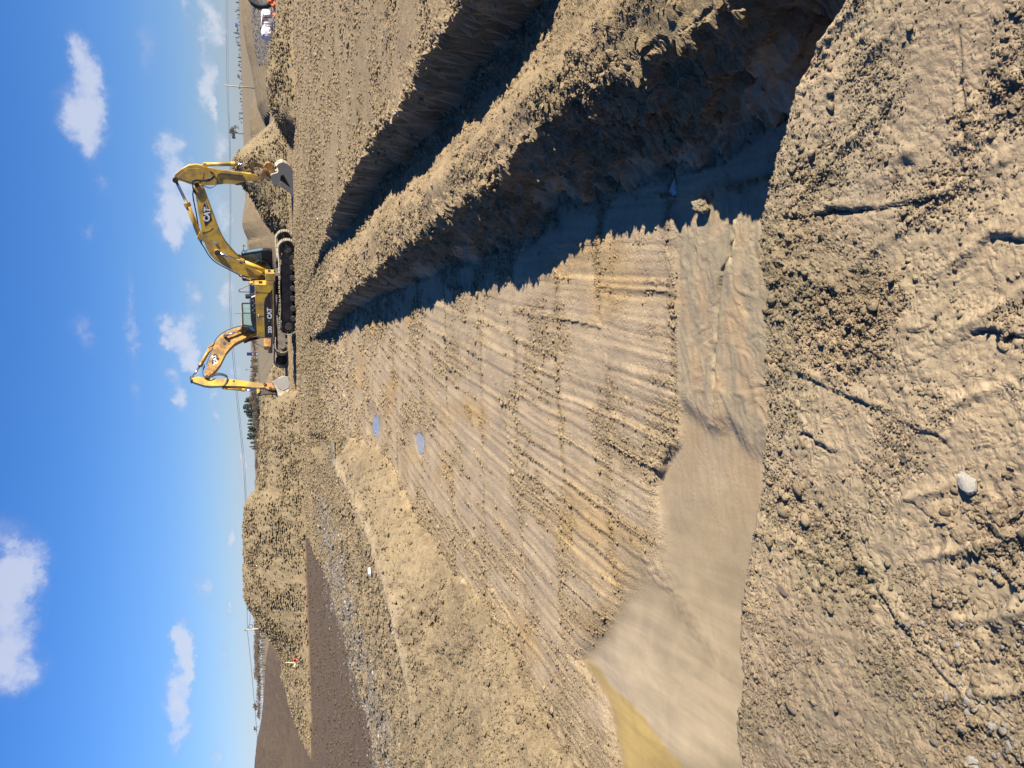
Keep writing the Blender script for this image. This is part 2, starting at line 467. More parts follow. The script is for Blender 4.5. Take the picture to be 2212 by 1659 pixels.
def build_height(X, Y):
    """returns z and a dict of region masks"""
    M = {}
    # ragged edges: warp the coordinates that place the banks
    near = np.clip(Y / 12.0, .25, 1.6)
    wx = X + 0.16 * fbm(X * 1.5, Y * .95, 3, 31) - .10 * np.abs(fbm(X * 1.2, Y * 2.6, 3, 33)) + .04 + 0.05 * fbm(X * 5, Y * 3.6, 2, 35, .5)
    wy = Y + 0.12 * fbm(X * 1.3, Y * 1.3, 3, 41)
    z = terrain_Y_profile(wx, np.minimum(wy, 200.0))
    xw = curve_x_of_y(WALL_TOP, Y); xl = curve_x_of_y(L_TOE, Y); xr = curve_x_of_y(WALL_TOE, Y)
    xe = curve_x_of_y(TR_E, Y); xs = curve_x_of_y(TR_S, Y); xt = curve_x_of_y(TR_T, Y)
    ytop = max(p[1] for p in WALL_TOP)
    # --- distant ridges
    mound = np.zeros_like(X); dark = np.zeros_like(X); pale = np.zeros_like(X); smooth_m = np.zeros_like(X)
    for D, wf, wb, crest, kind in RIDGES:
        pts = [at_D(x, y, D) for x, y in crest]
        pts.sort(key=lambda p: p.x)
        xs_ = np.array([p.x for p in pts]); zs_ = np.array([p.z for p in pts])
        ztop = np.interp(X * D / np.maximum(Y, 1) * .5 + X * .5, xs_, zs_, left=-1, right=-1)
        if kind == 'clod': ztop = ztop + .10 * fbm(X * .9, Y * .0 + D, 3, 77) * (ztop > .3)
        dy = Y - D
        s = np.where(dy < 0, 1 + dy / wf, 1 - dy / wb)
        s = np.clip(s, 0, 1); s = s * s * (3 - 2 * s) if kind != 'clod' else np.sin(s * 1.5708) ** 1.2
        r = ztop * s
        rr = np.where((ztop > 0) & (s > 0), r, -5)
        hit = rr > z
        z = np.where(hit, rr, z)
        if kind == 'clod': mound = np.maximum(mound, np.where(hit, np.clip(r * 3, 0, 1), 0))
        if kind == 'dark': dark = np.maximum(dark, np.where(hit, 1.0, 0))
        if kind in ('smooth', 'pale'): smooth_m = np.maximum(smooth_m, np.where(hit, 1.0, 0))
        if kind == 'pale': pale = np.maximum(pale, np.where(hit, 1.0, 0))
        if kind != 'clod': mound = np.where(hit, mound * 0, mound)
        if kind != 'dark': dark = np.where(hit, dark * 0, dark)
    # --- region masks
    pit = (X > xl) & (X < xr + .05) & (Y < 40)
    pitf = sstep(0, .35, X - xl) * sstep(-.1, .12, xr - X) * (1 - sstep(27, 33, Y))
    ph = np.where(pitf > .01, 1.0, 0.0)
    # smooth slurry near the foreground and the pool
    SL = PL([(1700, 1000), (1700, 440), (1560, 395), (1455, 455), (1462, 560), (1460, 700), (1462, 850), (1458, 945), (1415, 1020), (1395, 1130), (1360, 1190), (1325, 1250), (1290, 1325),
             (1240, 1385), (1230, 1430), (1300, 1540), (1340, 1750), (1760, 1750)], H_FLOOR + .03)
    wob = .05 * fbm(X * 3, Y * 3, 3, 91)
    d_sl, _ = seg_dist(X, Y, SL + [SL[0]])
    in_sl = poly_in(X + wob, Y + wob, SL)
    sl = np.where(in_sl, sstep(0, .10 + .5 * sstep(-.9, -1.6, X), d_sl), 0.0)
    M['slurry'] = sl
    # furrows left by the bucket
    s1 = X - 0.16 * (Y - 6) - 0.004 * (Y - 6) ** 2 + .05 * fbm(X * .7, Y * .5, 2, 53)
    sp = np.clip(0.40 + .016 * (Y - 6), .38, .8)
    q = s1 / .40 - np.clip(-.1 - s1, 0, 9) * (1 / .23 - 1 / .40) + .10 * fbm(X * 1.5, Y * .8, 3, 54)
    loc_w = np.where(s1 < -.1, .23, .40)
    fr = q - np.floor(q); fid = np.floor(q).astype(np.int64)
    # cross bands: one pull of the bucket ends, the next begins
    band_y = [5.5, 6.78, 8.15, 9.55, 11.2, 13.2, 15.6, 18.4, 21.5, 25.0]
    bd = np.full(X.shape, 9.0, dtype=np.float32); seg = np.zeros(X.shape, dtype=np.int64)
    for k, by in enumerate(band_y):
        yy = by + .30 * noise(X * .55, X * 0 + k * 3.3, 61) + .10 * noise(X * 2.1, X * 0 + k * 5.1, 62) + .05 * X * (.3 if k % 2 else -.3)
        bd = np.minimum(bd, np.abs(Y - yy)); seg = seg + (Y > yy)
    cellr = rnd(fid, seg, 63)
    off = 0.25 * (cellr - .5)
    fr2 = (q + off) - np.floor(q + off)
    fe = np.minimum(fr2, 1 - fr2) * loc_w
    lvl = (rnd(np.floor(q + off).astype(np.int64), seg, 64) - .5)
    fade = ph * (1 - sl)
    strokes = (.012 * lvl + .008 * (fr2 - .5) * (1 - 2 * (cellr > .5))) * (1 - .6 * sstep(10, 20, Y)) + .018 * fbm(X * 1.2, Y * 1.2, 4, 67, .6)
    line = np.exp(-(fe / (.010 + .0024 * Y)) ** 2) * (0.6 + .8 * noise(X * 2, Y * .8, 66))
    bandm = np.exp(-(bd / .07) ** 2) * np.clip(.65 + 1.8 * noise(X * 1.3, Y * .7, 65), 0, 1)
    fl_rub = np.clip(fbm(X * .9, Y * .6, 4, 68, .6) * 2.4 - .05 + .5 * sstep(-1.8, -2.6, X) + .35 * sstep(13, 22, Y), 0, 1)
    crumb = np.clip(line * np.clip(.42 + 2.6 * fbm(X * 1.8, Y * 1.1, 4, 69), 0, 1.1) + bandm * .9 + fl_rub * .7, 0, 1.0) * fade
    z = z + fade * (strokes + (.0028 + .0005 * Y) * line - .004 * np.exp(-((fe - .05) / .02) ** 2))
    z = z + fade * (.008 * noise(q * 5.5 * loc_w / .32, Y * .35, 71) + .005 * noise(q * 13, Y * .6, 72) - .004 * np.abs(noise(q * 2.6, Y * .4, 73)))              # tooth scratches
    M['crumb'] = crumb; M['pad'] = fade * np.clip(1 - crumb * 1.6, 0, 1)
    # slurry levels: lower to the left, under the pool
    shore = X - (-.30 + .22 * (Y - 4.6) - .10 * np.abs(np.sin(Y * 5.2)) + .10 * noise(X * 3, Y * 3, 79))
    zpool = -0.722 - 0.05 * sstep(.02, -.22, shore) - .17 * sstep(-.6, -3.4, X)
    flow = fbm(X * 1.4 + .5 * fbm(X * 2, Y * 2, 2, 80), Y * 2.6, 4, 81, .45)
    wa_ = fbm(X * .9, Y * 1.1, 3, 78)
    dry = 1 - sstep(.0, .3, -shore)
    uu = 5.0 * fbm(X * .8 + 1.5 * wa_, Y * 1.9 + 1.7 * wa_, 3, 73, .45)
    zslu = zpool + .004 * flow + dry * (.0075 * (np.floor(uu) + sstep(0, .16, uu - np.floor(uu)) - uu * .75)
            + .007 * np.clip(1 - 5 * np.abs(fbm(X * 1.5 + 1.6 * wa_, Y * 2.8 + 1.5 * wa_, 3, 77, .4)), 0, 1) ** 2
            + .003 * fbm(X * 4 + 2 * wa_, Y * 7, 3, 76, .5))
    # cracks and small scarps in the drying slurry
    CR = PL([(1590, 508), (1580, 560), (1563, 590), (1556, 640), (1552, 680), (1553, 700), (1548, 760), (1546, 830)], H_FLOOR + .03)
    dcr, scr = seg_dist(X + .03 * noise(X * 9, Y * 9, 83), Y + .03 * noise(X * 9, Y * 9, 84), CR)
    zslu = zslu - .09 * np.exp(-(dcr / .022) ** 2) + .03 * (scr > 0) * np.exp(-dcr / .25)
    CR2 = PL([(1462, 520), (1466, 640), (1468, 760), (1463, 900), (1456, 960)], H_FLOOR)
    dc2, _ = seg_dist(X + .02 * noise(X * 7, Y * 7, 85), Y, CR2)
    ln = fbm(X * 1.2 + 3, Y * 5.5, 4, 87, .55)
    zslu = zslu + .0022 * np.sin(ln * 9)
    # drowned furrows and a spit of lumps beside the pool
    fa = (X * .86 + Y * .55) / .20
    zslu = zslu + sstep(-.6, -1.4, X) * (.013 * np.abs(np.sin(fa * 1.6)) + .004 * noise(X * 6, Y * 6, 88))
    SP = PL([(1375, 1180), (1420, 1240), (1470, 1330), (1530, 1420), (1590, 1490)], H_FLOOR + .03)
    dsp, _ = seg_dist(X + .05 * noise(X * 4, Y * 4, 89), Y + .05 * noise(X * 4, Y * 4, 90), SP)
    spit = np.exp(-(dsp / .18) ** 2)
    zslu = zslu + spit * (.045 + .03 * fbm(X * 14, Y * 14, 3, 92))
    z = np.where(sl > 0, z * (1 - sl) + zslu * sl, z)
    z = z + (1 - sl) * fade * np.exp(-(d_sl / .5)) * 0.0
    # --- foreground bench the photographer stands on
    fy = curve_y_of_x(FG_EDGE, X + .012 * noise(X * 8, Y * 8, 95))
    fy = fy + .03 * fbm(X * 6, X * 0 + 2, 4, 96, .6)
    drop = np.clip((Y - fy) / 0.85, 0, 1)
    zfg = CAM_H - H_FG + .012 * fbm(X * 1.2, Y * 1.2, 3, 97)
    fg = 1 - sstep(-.01, .03, Y - fy)
    zbank = zfg - 1.9 * drop ** .85 - .02 * (drop > 0)
    z = np.where((Y < fy + .9) & (zbank > z), zbank, z)
    z = np.where(Y < fy, zfg, z)
    M['fg'] = fg
    M['mound'] = mound; M['dark'] = dark; M['pale'] = pale; M['smooth_m'] = smooth_m
    M['pitf'] = pitf; M['bank'] = ((zbank > z - 1e-4) & (Y >= fy) & (Y < fy + .9)).astype(np.float32)
    # distance-based roughness class for everything else
    rough = (1 - pitf) * (1 - fg) * (Y < 130)
    M['rough'] = rough
    # dark road and its gravel edge
    RD = PL([(652, 1135), (672, 1178), (700, 1230), (735, 1330), (765, 1430), (790, 1520), (840, 1680), (990, 2400), (700, 2800), (648, 1700), (648, 1450), (649, 1250)], 2.74)
    wv = .25 * fbm(X * .8, Y * .5, 3, 101)
    inrd = poly_in(X + wv, Y + wv, RD).astype(np.float32) * (mound < .02)
    M['road'] = inrd
    GR = PL([(690, 1120), (716, 1230), (742, 1300), (762, 1360), (784, 1440), (808, 1540), (832, 1640), (890, 1900)], 2.66)
    dg, sg = seg_dist(X, Y, GR)
    M['gravel'] = np.clip(np.exp(-(dg / (1.5 + 1.2 * noise(X * .6, Y * .6, 103))) ** 2), 0, 1) * (Y > 9) * np.clip(.45 + 1.8 * fbm(X * 1.3, Y * .8, 4, 106), 0, 1)
    G2 = PL([(598, 60), (586, 110), (574, 175), (573, 230), (578, 290), (566, 330), (560, 200), (557, 80), (560, -60), (595, -60)], 2.6)
    M['gravel2'] = poly_in(X + wv * 2, Y + wv * 4, G2).astype(np.float32) * (mound < .1) * (Y > 40) * (Y < 75)
    # pale wheel track
    PT = PL([(905, 1659), (868, 1450), (850, 1370), (838, 1290), (800, 1180), (765, 1090), (735, 1030), (722, 1000)], 2.42)
    dp, _ = seg_dist(X, Y, PT)
    M['path'] = np.exp(-(dp / .17) ** 2) * (Y > 13.0)
    bench = np.exp(-((Y - 40.5) / 1.6) ** 2) * (X < 1) * (X > -16)
    M['bench'] = bench
    RR = (Y > 85) & (X > -200)
    M['field'] = sstep(60, 95, Y) * (1 - dark)
    # --- clods and crumbs, coarser with distance
    cellmin = (Y + .8) * .0030 * 2.2
    def layer(cell, seed, prob, amp, mask, **kw):
        nonlocal z
        vis = sstep(.5, 1.2, cell / cellmin)
        mk = mask * vis
        sel = mk > .02
        if not sel.any(): return
        zz = clods(X[sel], Y[sel], cell, seed, prob, **kw) * cell * amp
        z[sel] = z[sel] + (zz * mk[sel]).astype(z.dtype)
    road = np.maximum(inrd, 0)
    smooth = np.maximum(np.maximum(road * .55, M['path']), bench * .7)
    trench = ((X > xt) & (X < xe) & (Y < 28)).astype(np.float32)
    edge1 = np.exp(-((X - xw) / .35) ** 2) * (Y < ytop); edge2 = np.exp(-((X - xe) / .45) ** 2) * (Y < 28)
    gen = rough * (1 - .85 * smooth) * (1 - .6 * M['field']) * (1 - .15 * smooth_m)
    gpatch = np.clip(.55 + 1.3 * fbm(X * .7, Y * .7, 3, 105), .05, 1)
    tracks = np.clip(.5 + 1.2 * np.sin(Y * 3.1 + .6 * noise(X * .5, Y * .5, 104)) , 0, 1)   # worn wheel lines across the right ground
    rg = (X > xe).astype(np.float32)
    gpatch = gpatch * (1 - rg * .55 * tracks * (1 - edge2))
    for cell, seed, prob, amp in ((.55, 201, .30, .22), (.28, 211, .5, .36), (.14, 221, .6, .6), (.075, 231, .6, .65), (.038, 241, .6, .7), (.02, 251, .55, .7)):
        mk = gen * gpatch
        if cell > .3: mk = gen * np.maximum(mound, .0) * .8
        elif cell > .2: mk = gen * np.maximum(np.maximum(mound, .22 * gpatch * (1 - rg)), .6 * np.maximum(edge1, edge2))
        elif cell > .1: mk = gen * np.maximum(np.maximum(gpatch * (.75 - .3 * rg), mound), np.maximum(edge1, edge2))
        mk = np.maximum(mk, 0)
        layer(cell, seed, prob, amp, mk)
    # broad lumps on banks and spoil
    lump = rough * (1 - smooth) * (1 - trench * .5)
    z = z + lump * (.05 * fbm(X * 1.6, Y * 1.6, 4, 111, .55) * (1 - .6 * rg) + mound * .11 * fbm(X * 1.1, Y * 1.1, 4, 115, .6))
    lb_ = ((X < xl - .1) & (Y < 27)).astype(np.float32) * (1 - inrd) * (1 - fg) * np.clip((xl - X) * 1.2, 0, 1)
    z = z + lb_ * (.10 * fbm(X * 1.0, Y * 1.5 + X, 5, 112, .62) - .04 * np.abs(fbm(X * 2.2 + Y, Y * 1.1, 3, 113))) * (1 - .7 * M['path'])
    wallz = ((X > xr - .1) & (X < xw + .02) & (Y < ytop)).astype(np.float32)
    z = z + wallz * (.05 * fbm(X * 7, Y * 3.5, 4, 117, .65) - .09 * np.abs(fbm(X * 1.5, Y * 5.5, 4, 122, .6)) * sstep(0, .3, xw - X + .1))
    ew = ((X > xe - .5) & (X < xe + .1) & (Y < 28)).astype(np.float32)
    z = z + ew * (.07 * fbm(X * 7, Y * 3.0, 5, 123, .68) - .07 * np.abs(fbm(X * 5, Y * 2.6, 4, 124, .6)))
    z = z + trench * (.02 * fbm(X * 5, Y * 9, 4, 119, .6))
    # crumbs on the pit floor
    for cell, seed, prob, amp in ((.10, 301, .22, .45), (.05, 311, .55, .6), (.028, 321, .6, .65), (.016, 331, .6, .7)):
        mk = crumb if cell < .06 else crumb * .8
        layer(cell, seed, prob, amp, np.maximum(mk, 0))
    layer(.02, 341, .5, .5, sl * np.clip(fbm(X * 1.5, Y * 1.5, 3, 121) * 3 - .3, 0, 1) * .5 + spit * .3 * sl)
    # --- foreground relief: tread prints, scuffed crumb patches, cracks
    f = fg
    def R6(x, y): return P((2900 + x / 1.508) / 1.823, (y / 1.508) / 1.823, H_FG)
    def R7(x, y): return P((2900 + x / 1.508) / 1.823, (900 + y / 1.508) / 1.823, H_FG)
    def R8(x, y): return P((2900 + x / 1.476) / 1.823, (1900 + y / 1.476) / 1.823, H_FG)
    patches = [(R7(640, 560), .17, 1.0), (R7(830, 430), .10, 1.0), (R7(480, 640), .11, .9), (R8(480, 420), .17, 1.0), (R8(700, 560), .11, .9), (R8(330, 140), .09, .8), (R8(1400, 300), .12, 1.0),
               (R8(1300, 900), .13, .8), (R8(1580, 1000), .12, .8), (R6(1600, 560), .10, 1.0), (R6(1450, 700), .10, .8), (R6(450, 950), .12, .6), (R6(1180, 1180), .10, .6),
               (R6(560, 350), .10, .6), (R6(1640, 200), .06, .9), (R7(1600, 600), .07, .7), (R7(230, 350), .09, .8), (R7(250, 800), .08, .7), (R7(300, 1560), .09, .7), (R8(1300, 1300), .10, .8), (R8(250, 1150), .16, .5)]
    pm = np.zeros_like(X)
    for (px, py), r, a in patches:
        pm = np.maximum(pm, a * np.exp(-(((X - px) ** 2 + (Y - py) ** 2) / r ** 2) ** 1.5))
    pm = pm * (.8 + .8 * fbm(X * 9, Y * 9, 3, 131))
    edgeb = np.exp(-np.clip(fy - Y, 0, 9) / .14)
    base = np.clip(.02 + .8 * fbm(X * 3.2, Y * 3.2, 4, 133), .0, .6)
    fm = np.clip(np.maximum(np.maximum(pm, edgeb * .85), base), 0, 1) * f
    layer(.07, 401, .5, .32, np.clip(pm, 0, 1) * f)
    layer(.045, 411, .5, .45, np.clip(np.maximum(pm, edgeb * .6), 0, 1) * f)
    layer(.024, 421, .5, .55, fm)
    layer(.013, 431, .5, .5, np.clip(fm + .15, 0, 1) * f)
    z = z + f * (.005 * fbm(X * 8, Y * 8, 3, 141, .6) + .0038 * fbm(X * 45, Y * 45, 3, 142, .75))
    z = z + f * .007 * fbm(X * 2.5, Y * 2.5, 3, 143)
    steps = [([R7(350, 860), R7(560, 960), R7(740, 1030), R7(900, 1100)], .012), ([R7(370, 1200), R7(560, 1320), R7(700, 1390), R7(900, 1530), R7(1050, 1640)], .014),
             ([R8(560, 260), R8(780, 570), R8(1000, 900), R8(1150, 1080), R8(1260, 1190)], .018), ([R6(260, 1290), R6(560, 1250), R6(820, 1240), R6(1000, 1200), R6(1240, 1140)], .020),
             ([R7(960, 1150), R7(1180, 1240), R7(1320, 1360)], .008), ([R7(1400, 630), R7(1530, 600), R7(1700, 640)], .016), ([R6(810, 1040), R6(1010, 970), R6(1080, 975)], .012),
             ([R6(1500, 1420), R6(1620, 1420), R6(1707, 1430)], .012), ([R8(1400, 1400), R8(1500, 1510), R8(1620, 1600)], .022), ([R6(400, 650), R6(520, 590), R6(570, 540)], .014),
             ([R6(820, 200), R6(820, 560), R6(815, 1050)], .006), ([R6(1310, 100), R6(1330, 400), R6(1340, 760)], .008), ([R8(780, 370), R8(900, 470), R8(1020, 570)], .006),
             ([R7(850, 620), R7(1100, 600), R7(1230, 460)], .007), ([R8(1450, 480), R8(1560, 560), R8(1650, 600)], .012)]
    for pl, a in steps:
        wxx = X + .012 * noise(X * 20, Y * 20, 151); wyy = Y + .012 * noise(X * 20, Y * 20, 152)
        dd, sd = seg_dist(wxx, wyy, pl)
        brk = np.clip(.55 + 2.2 * noise(X * 7, Y * 7, 153), 0, 1)
        z = z + f * brk * (a * .6 * (sd > 0) * np.exp(-(dd / .04) ** 2) - a * .5 * np.exp(-(dd / .006) ** 2) - a * .3 * (sd < 0) * np.exp(-dd / .05))
    # grouser pattern of a passing machine
    ga = (X * .92 + Y * .4); gb = (-X * .4 + Y * .92)
    tr = np.exp(-((gb - 1.35 + .03 * noise(X * 3, Y * 3, 161)) / .28) ** 4)
    bars = lambda u, per: np.exp(-((np.abs(u / per - np.round(u / per)) * per) / .013) ** 2)
    brk2 = np.clip(.45 + noise(X * 3.5, Y * 3.5, 162) * 2.4, 0, 1)
    z = z - f * tr * .007 + f * tr * .014 * bars(ga + .015 * noise(X * 9, Y * 9, 163), .16) * brk2
    ga2 = X * .35 + Y * .94; gb2 = X * .94 - Y * .35
    tr2 = np.exp(-((gb2 + .95 + .03 * noise(X * 3, Y * 3, 164)) / .26) ** 4)
    z = z - f * tr2 * .008 + f * tr2 * .013 * bars(ga2 + .02 * noise(X * 8, Y * 8, 165), .17) * brk2
    tr3 = np.exp(-((gb2 - .05 + .03 * noise(X * 3, Y * 3, 166)) / .20) ** 4) * (1 - tr)
    z = z - f * tr3 * .010 + f * tr3 * .006 * bars(ga2 * .8 + gb2 * .6, .12) * brk2
    M['press'] = f * np.clip(tr + tr2 + tr3, 0, 1) * (1 - np.clip(pm, 0, 1))
    M['patch'] = np.clip(pm, 0, 1) * f
    lbank = ((X < xl) & (Y < 27) & (fg < .5)).astype(np.float32) * (1 - inrd)
    M['crumbs_all'] = np.clip(np.maximum.reduce([crumb, gen * gpatch * (Y < 60), fm * .9, lbank * np.clip(.5 + 1.1 * fbm(X * 1.3, Y * 1.3, 4, 108), .08, 1) * (1 - .7 * M['path'])]), 0, 1)
    M['lbank'] = lbank
    fb = sstep(25, 28, Y) * (1 - sstep(43, 46, Y)) * (X < 9) * (X > -14) * (1 - inrd) * (1 - bench)
    M['farbank'] = fb
    M['crumbs_all'] = np.maximum(M['crumbs_all'], fb * np.clip(.5 + fbm(X * .9, Y * .9, 4, 126), .1, 1))
    # --- shallow puddles
    for (px, py, rx, ry, h) in PUDDLES:
        c = at_h(px, py, h)
        ax = abs(at_h(px, py - ry, h).x - at_h(px, py + ry, h).x) / 2; ay = abs(at_h(px - rx, py, h).y - at_h(px + rx, py, h).y) / 2
        e = np.sqrt(((X - c.x) / ax) ** 2 + ((Y - c.y) / ay) ** 2) + .35 * noise(X * 2.5 / ax * .4, Y * 2.5 / ay * .4, 171)
        lv = CAM_H - h
        k = 1 - sstep(1.0, 1.9, e)
        z = z * (1 - k) + (lv - .03 + .035 * sstep(.5, 1.2, e)) * k
    return z, M


def soil_colour(X, Y, M):
    base = np.array([.37, .285, .175], dtype=np.float32)
    C = np.ones((X.shape[0], 3), dtype=np.float32) * base
    def mix(col, k):
        k = np.clip(k, 0, 1)[:, None].astype(np.float32)
        C[:] = C * (1 - k) + np.array(col, dtype=np.float32) * k
    v = fbm(X * .35, Y * .35, 3, 501)
    mix((.30, .235, .135), np.clip(v * 1.5 + .1, 0, .6) * (1 - M['fg']))
    mix((.28, .225, .14), M['mound'] * .9); mix((.315, .252, .16), M['lbank'] * .8); mix((.24, .19, .12), M['lbank'] * np.clip(fbm(X * .7, Y * .9, 4, 531) * 2.2, 0, .7)); mix((.27, .215, .13), M['farbank'] * .8)                                  # olive spoil
    mix((.43, .335, .225), M['pitf'] * .8)                                   # pinkish cut floor
    mix((.485, .395, .275), M['pad'] * .6); mix((.36, .285, .175), np.clip(M['crumb'] * 1.1, 0, 1) * .6)
    yel = np.clip(fbm(X * .9 + 9, Y * .35, 3, 505) * 2.2 - .25, 0, 1)
    mix((.43, .29, .12), yel * M['pitf'] * (1 - M['slurry']) * .6)            # ochre seams
    fl = fbm(X * 1.6 + .8 * fbm(X * 1.2, Y * 1.6, 2, 509), Y * 3.2, 4, 511, .5)
    mix((.40, .325, .22), M['slurry'])
    mix((.47, .38, .265), M['slurry'] * sstep(.1, -.4, X - (-.30 + .22 * (Y - 4.6))) * .9)
    mix((.41, .285, .16), M['slurry'] * np.clip(fl * 2.0, 0, .4))
    mix((.31, .27, .19), M['slurry'] * np.clip(.25 - fl * 3.0, 0, .85) * sstep(-.3, .1, X - (-.30 + .22 * (Y - 4.6))))
    g = fbm(X * 2.6, Y * 2.6, 4, 515)
    mix((.37, .288, .18), M['fg'] * .6); mix((.31, .262, .168), M['fg'] * np.clip(g * 1.6 + .1, 0, .7))             # grey-olive damp clay
    mix((.43, .35, .24), M['press'] * .45)
    mix((.42, .33, .22), M['fg'] * np.clip(-g * 1.8 - .05, 0, .8))
    mix((.40, .325, .22), M['path'] * .85)
    mix((.34, .27, .17), M['bench'] * .6)
    mix((.27, .225, .15), M['field'] * (1 - M['mound']) * .9)
    mix((.27, .22, .14), M['pale'] * .9)
    mix((.115, .085, .062), M['dark'])
    mix((.225, .18, .115), M['smooth_m'] * .8)
    inr = M['road'] * (1 - M['gravel'] * .4)
    mix((.135, .098, .068), inr)
    mix((.22, .195, .165), np.clip(M['gravel'] * 1.5, 0, .85))
    mix((.19, .175, .165), M['gravel2'] * .95)
    return C * np.array([.63, .60, .565], dtype=np.float32)


tN = np.concatenate([-np.geomspace(3.2, .68, 26)[:-1], np.arange(-.68, .62, .00255), np.geomspace(.62, 3.2, 27)])
ys = [-4.0, -3.0, -2.0, -1.2, -.6, -.2, .1, .3]
y = .45
while y < 1000:
    ys.append(y)
    e = .00285 if y < 60 else .0055
    if y < .95: e = .01
    y += (y + .8) * e
ys = np.array(ys)
NR, NC = len(ys), len(tN)
TT, YY = np.meshgrid(tN, ys)
XX = TT * (np.maximum(YY, 0) + .8)
Xf = XX.ravel().astype(np.float64); Yf = YY.ravel().astype(np.float64)
Zf, MK = build_height(Xf, Yf)
COL = soil_colour(Xf, Yf, MK)
# undercut and gouged cut faces: push steep faces sideways with noise that varies with height
Zg_ = Zf.reshape(NR, NC)
gx_ = np.abs(np.gradient(Zg_, axis=1)) / np.maximum(np.abs(np.gradient(XX, axis=1)), 1e-4)
steep = np.clip((gx_.ravel() - .6) / .8, 0, 1) * (Yf > 2.6) * (Yf < 30) * (np.abs(Xf) < 9)
Xd = Xf + steep * (.13 * fbm(Yf * 2.6, Zf * 6.5, 4, 701, .6) + .03 * fbm(Yf * 14, Zf * 22, 3, 702, .6))
idx = np.arange(NR * NC, dtype=np.int32).reshape(NR, NC)
faces = np.stack([idx[:-1, :-1], idx[:-1, 1:], idx[1:, 1:], idx[1:, :-1]], axis=-1).reshape(-1, 4)
me = np_mesh("ground", np.stack([Xd, Yf, Zf], axis=1), faces, smooth=True)
_sm = (np.maximum(MK['slurry'], MK['pad'] * .6)[faces[:, 0]] > .3)
me.polygons.foreach_set('use_smooth', _sm)
ca = me.color_attributes.new("soil", 'FLOAT_COLOR', 'POINT')
ca.data.foreach_set('color', np.concatenate([COL, np.ones((len(COL), 1), dtype=np.float32)], axis=1).ravel())
wa = me.attributes.new("wet", 'FLOAT', 'POINT')
MK['wets'] = np.exp(-((Xf - curve_x_of_y(TR_S, Yf)) / (.05 + .012 * Yf)) ** 2) * (Yf < 27) * (Yf > 3)
COL2 = COL
wa.data.foreach_set('value', np.clip(np.maximum(np.maximum(MK['slurry'], MK['wets']), .62 * MK['pad']), 0, 1).astype(np.float32))
ZG = Zf.reshape(NR, NC)


def ground_z(x, y):
    """height of the built ground at one place (bilinear)"""
    r = np.searchsorted(ys, y) - 1
    r = int(np.clip(r, 0, NR - 2)); fy_ = (y - ys[r]) / (ys[r + 1] - ys[r])
    t = x / (max(y, 0) + .8)
    c = int(np.clip(np.searchsorted(tN, t) - 1, 0, NC - 2)); fx_ = (t - tN[c]) / (tN[c + 1] - tN[c])
    a = ZG[r, c] * (1 - fx_) + ZG[r, c + 1] * fx_
    b = ZG[r + 1, c] * (1 - fx_) + ZG[r + 1, c + 1] * fx_
    return float(a * (1 - fy_) + b * fy_)


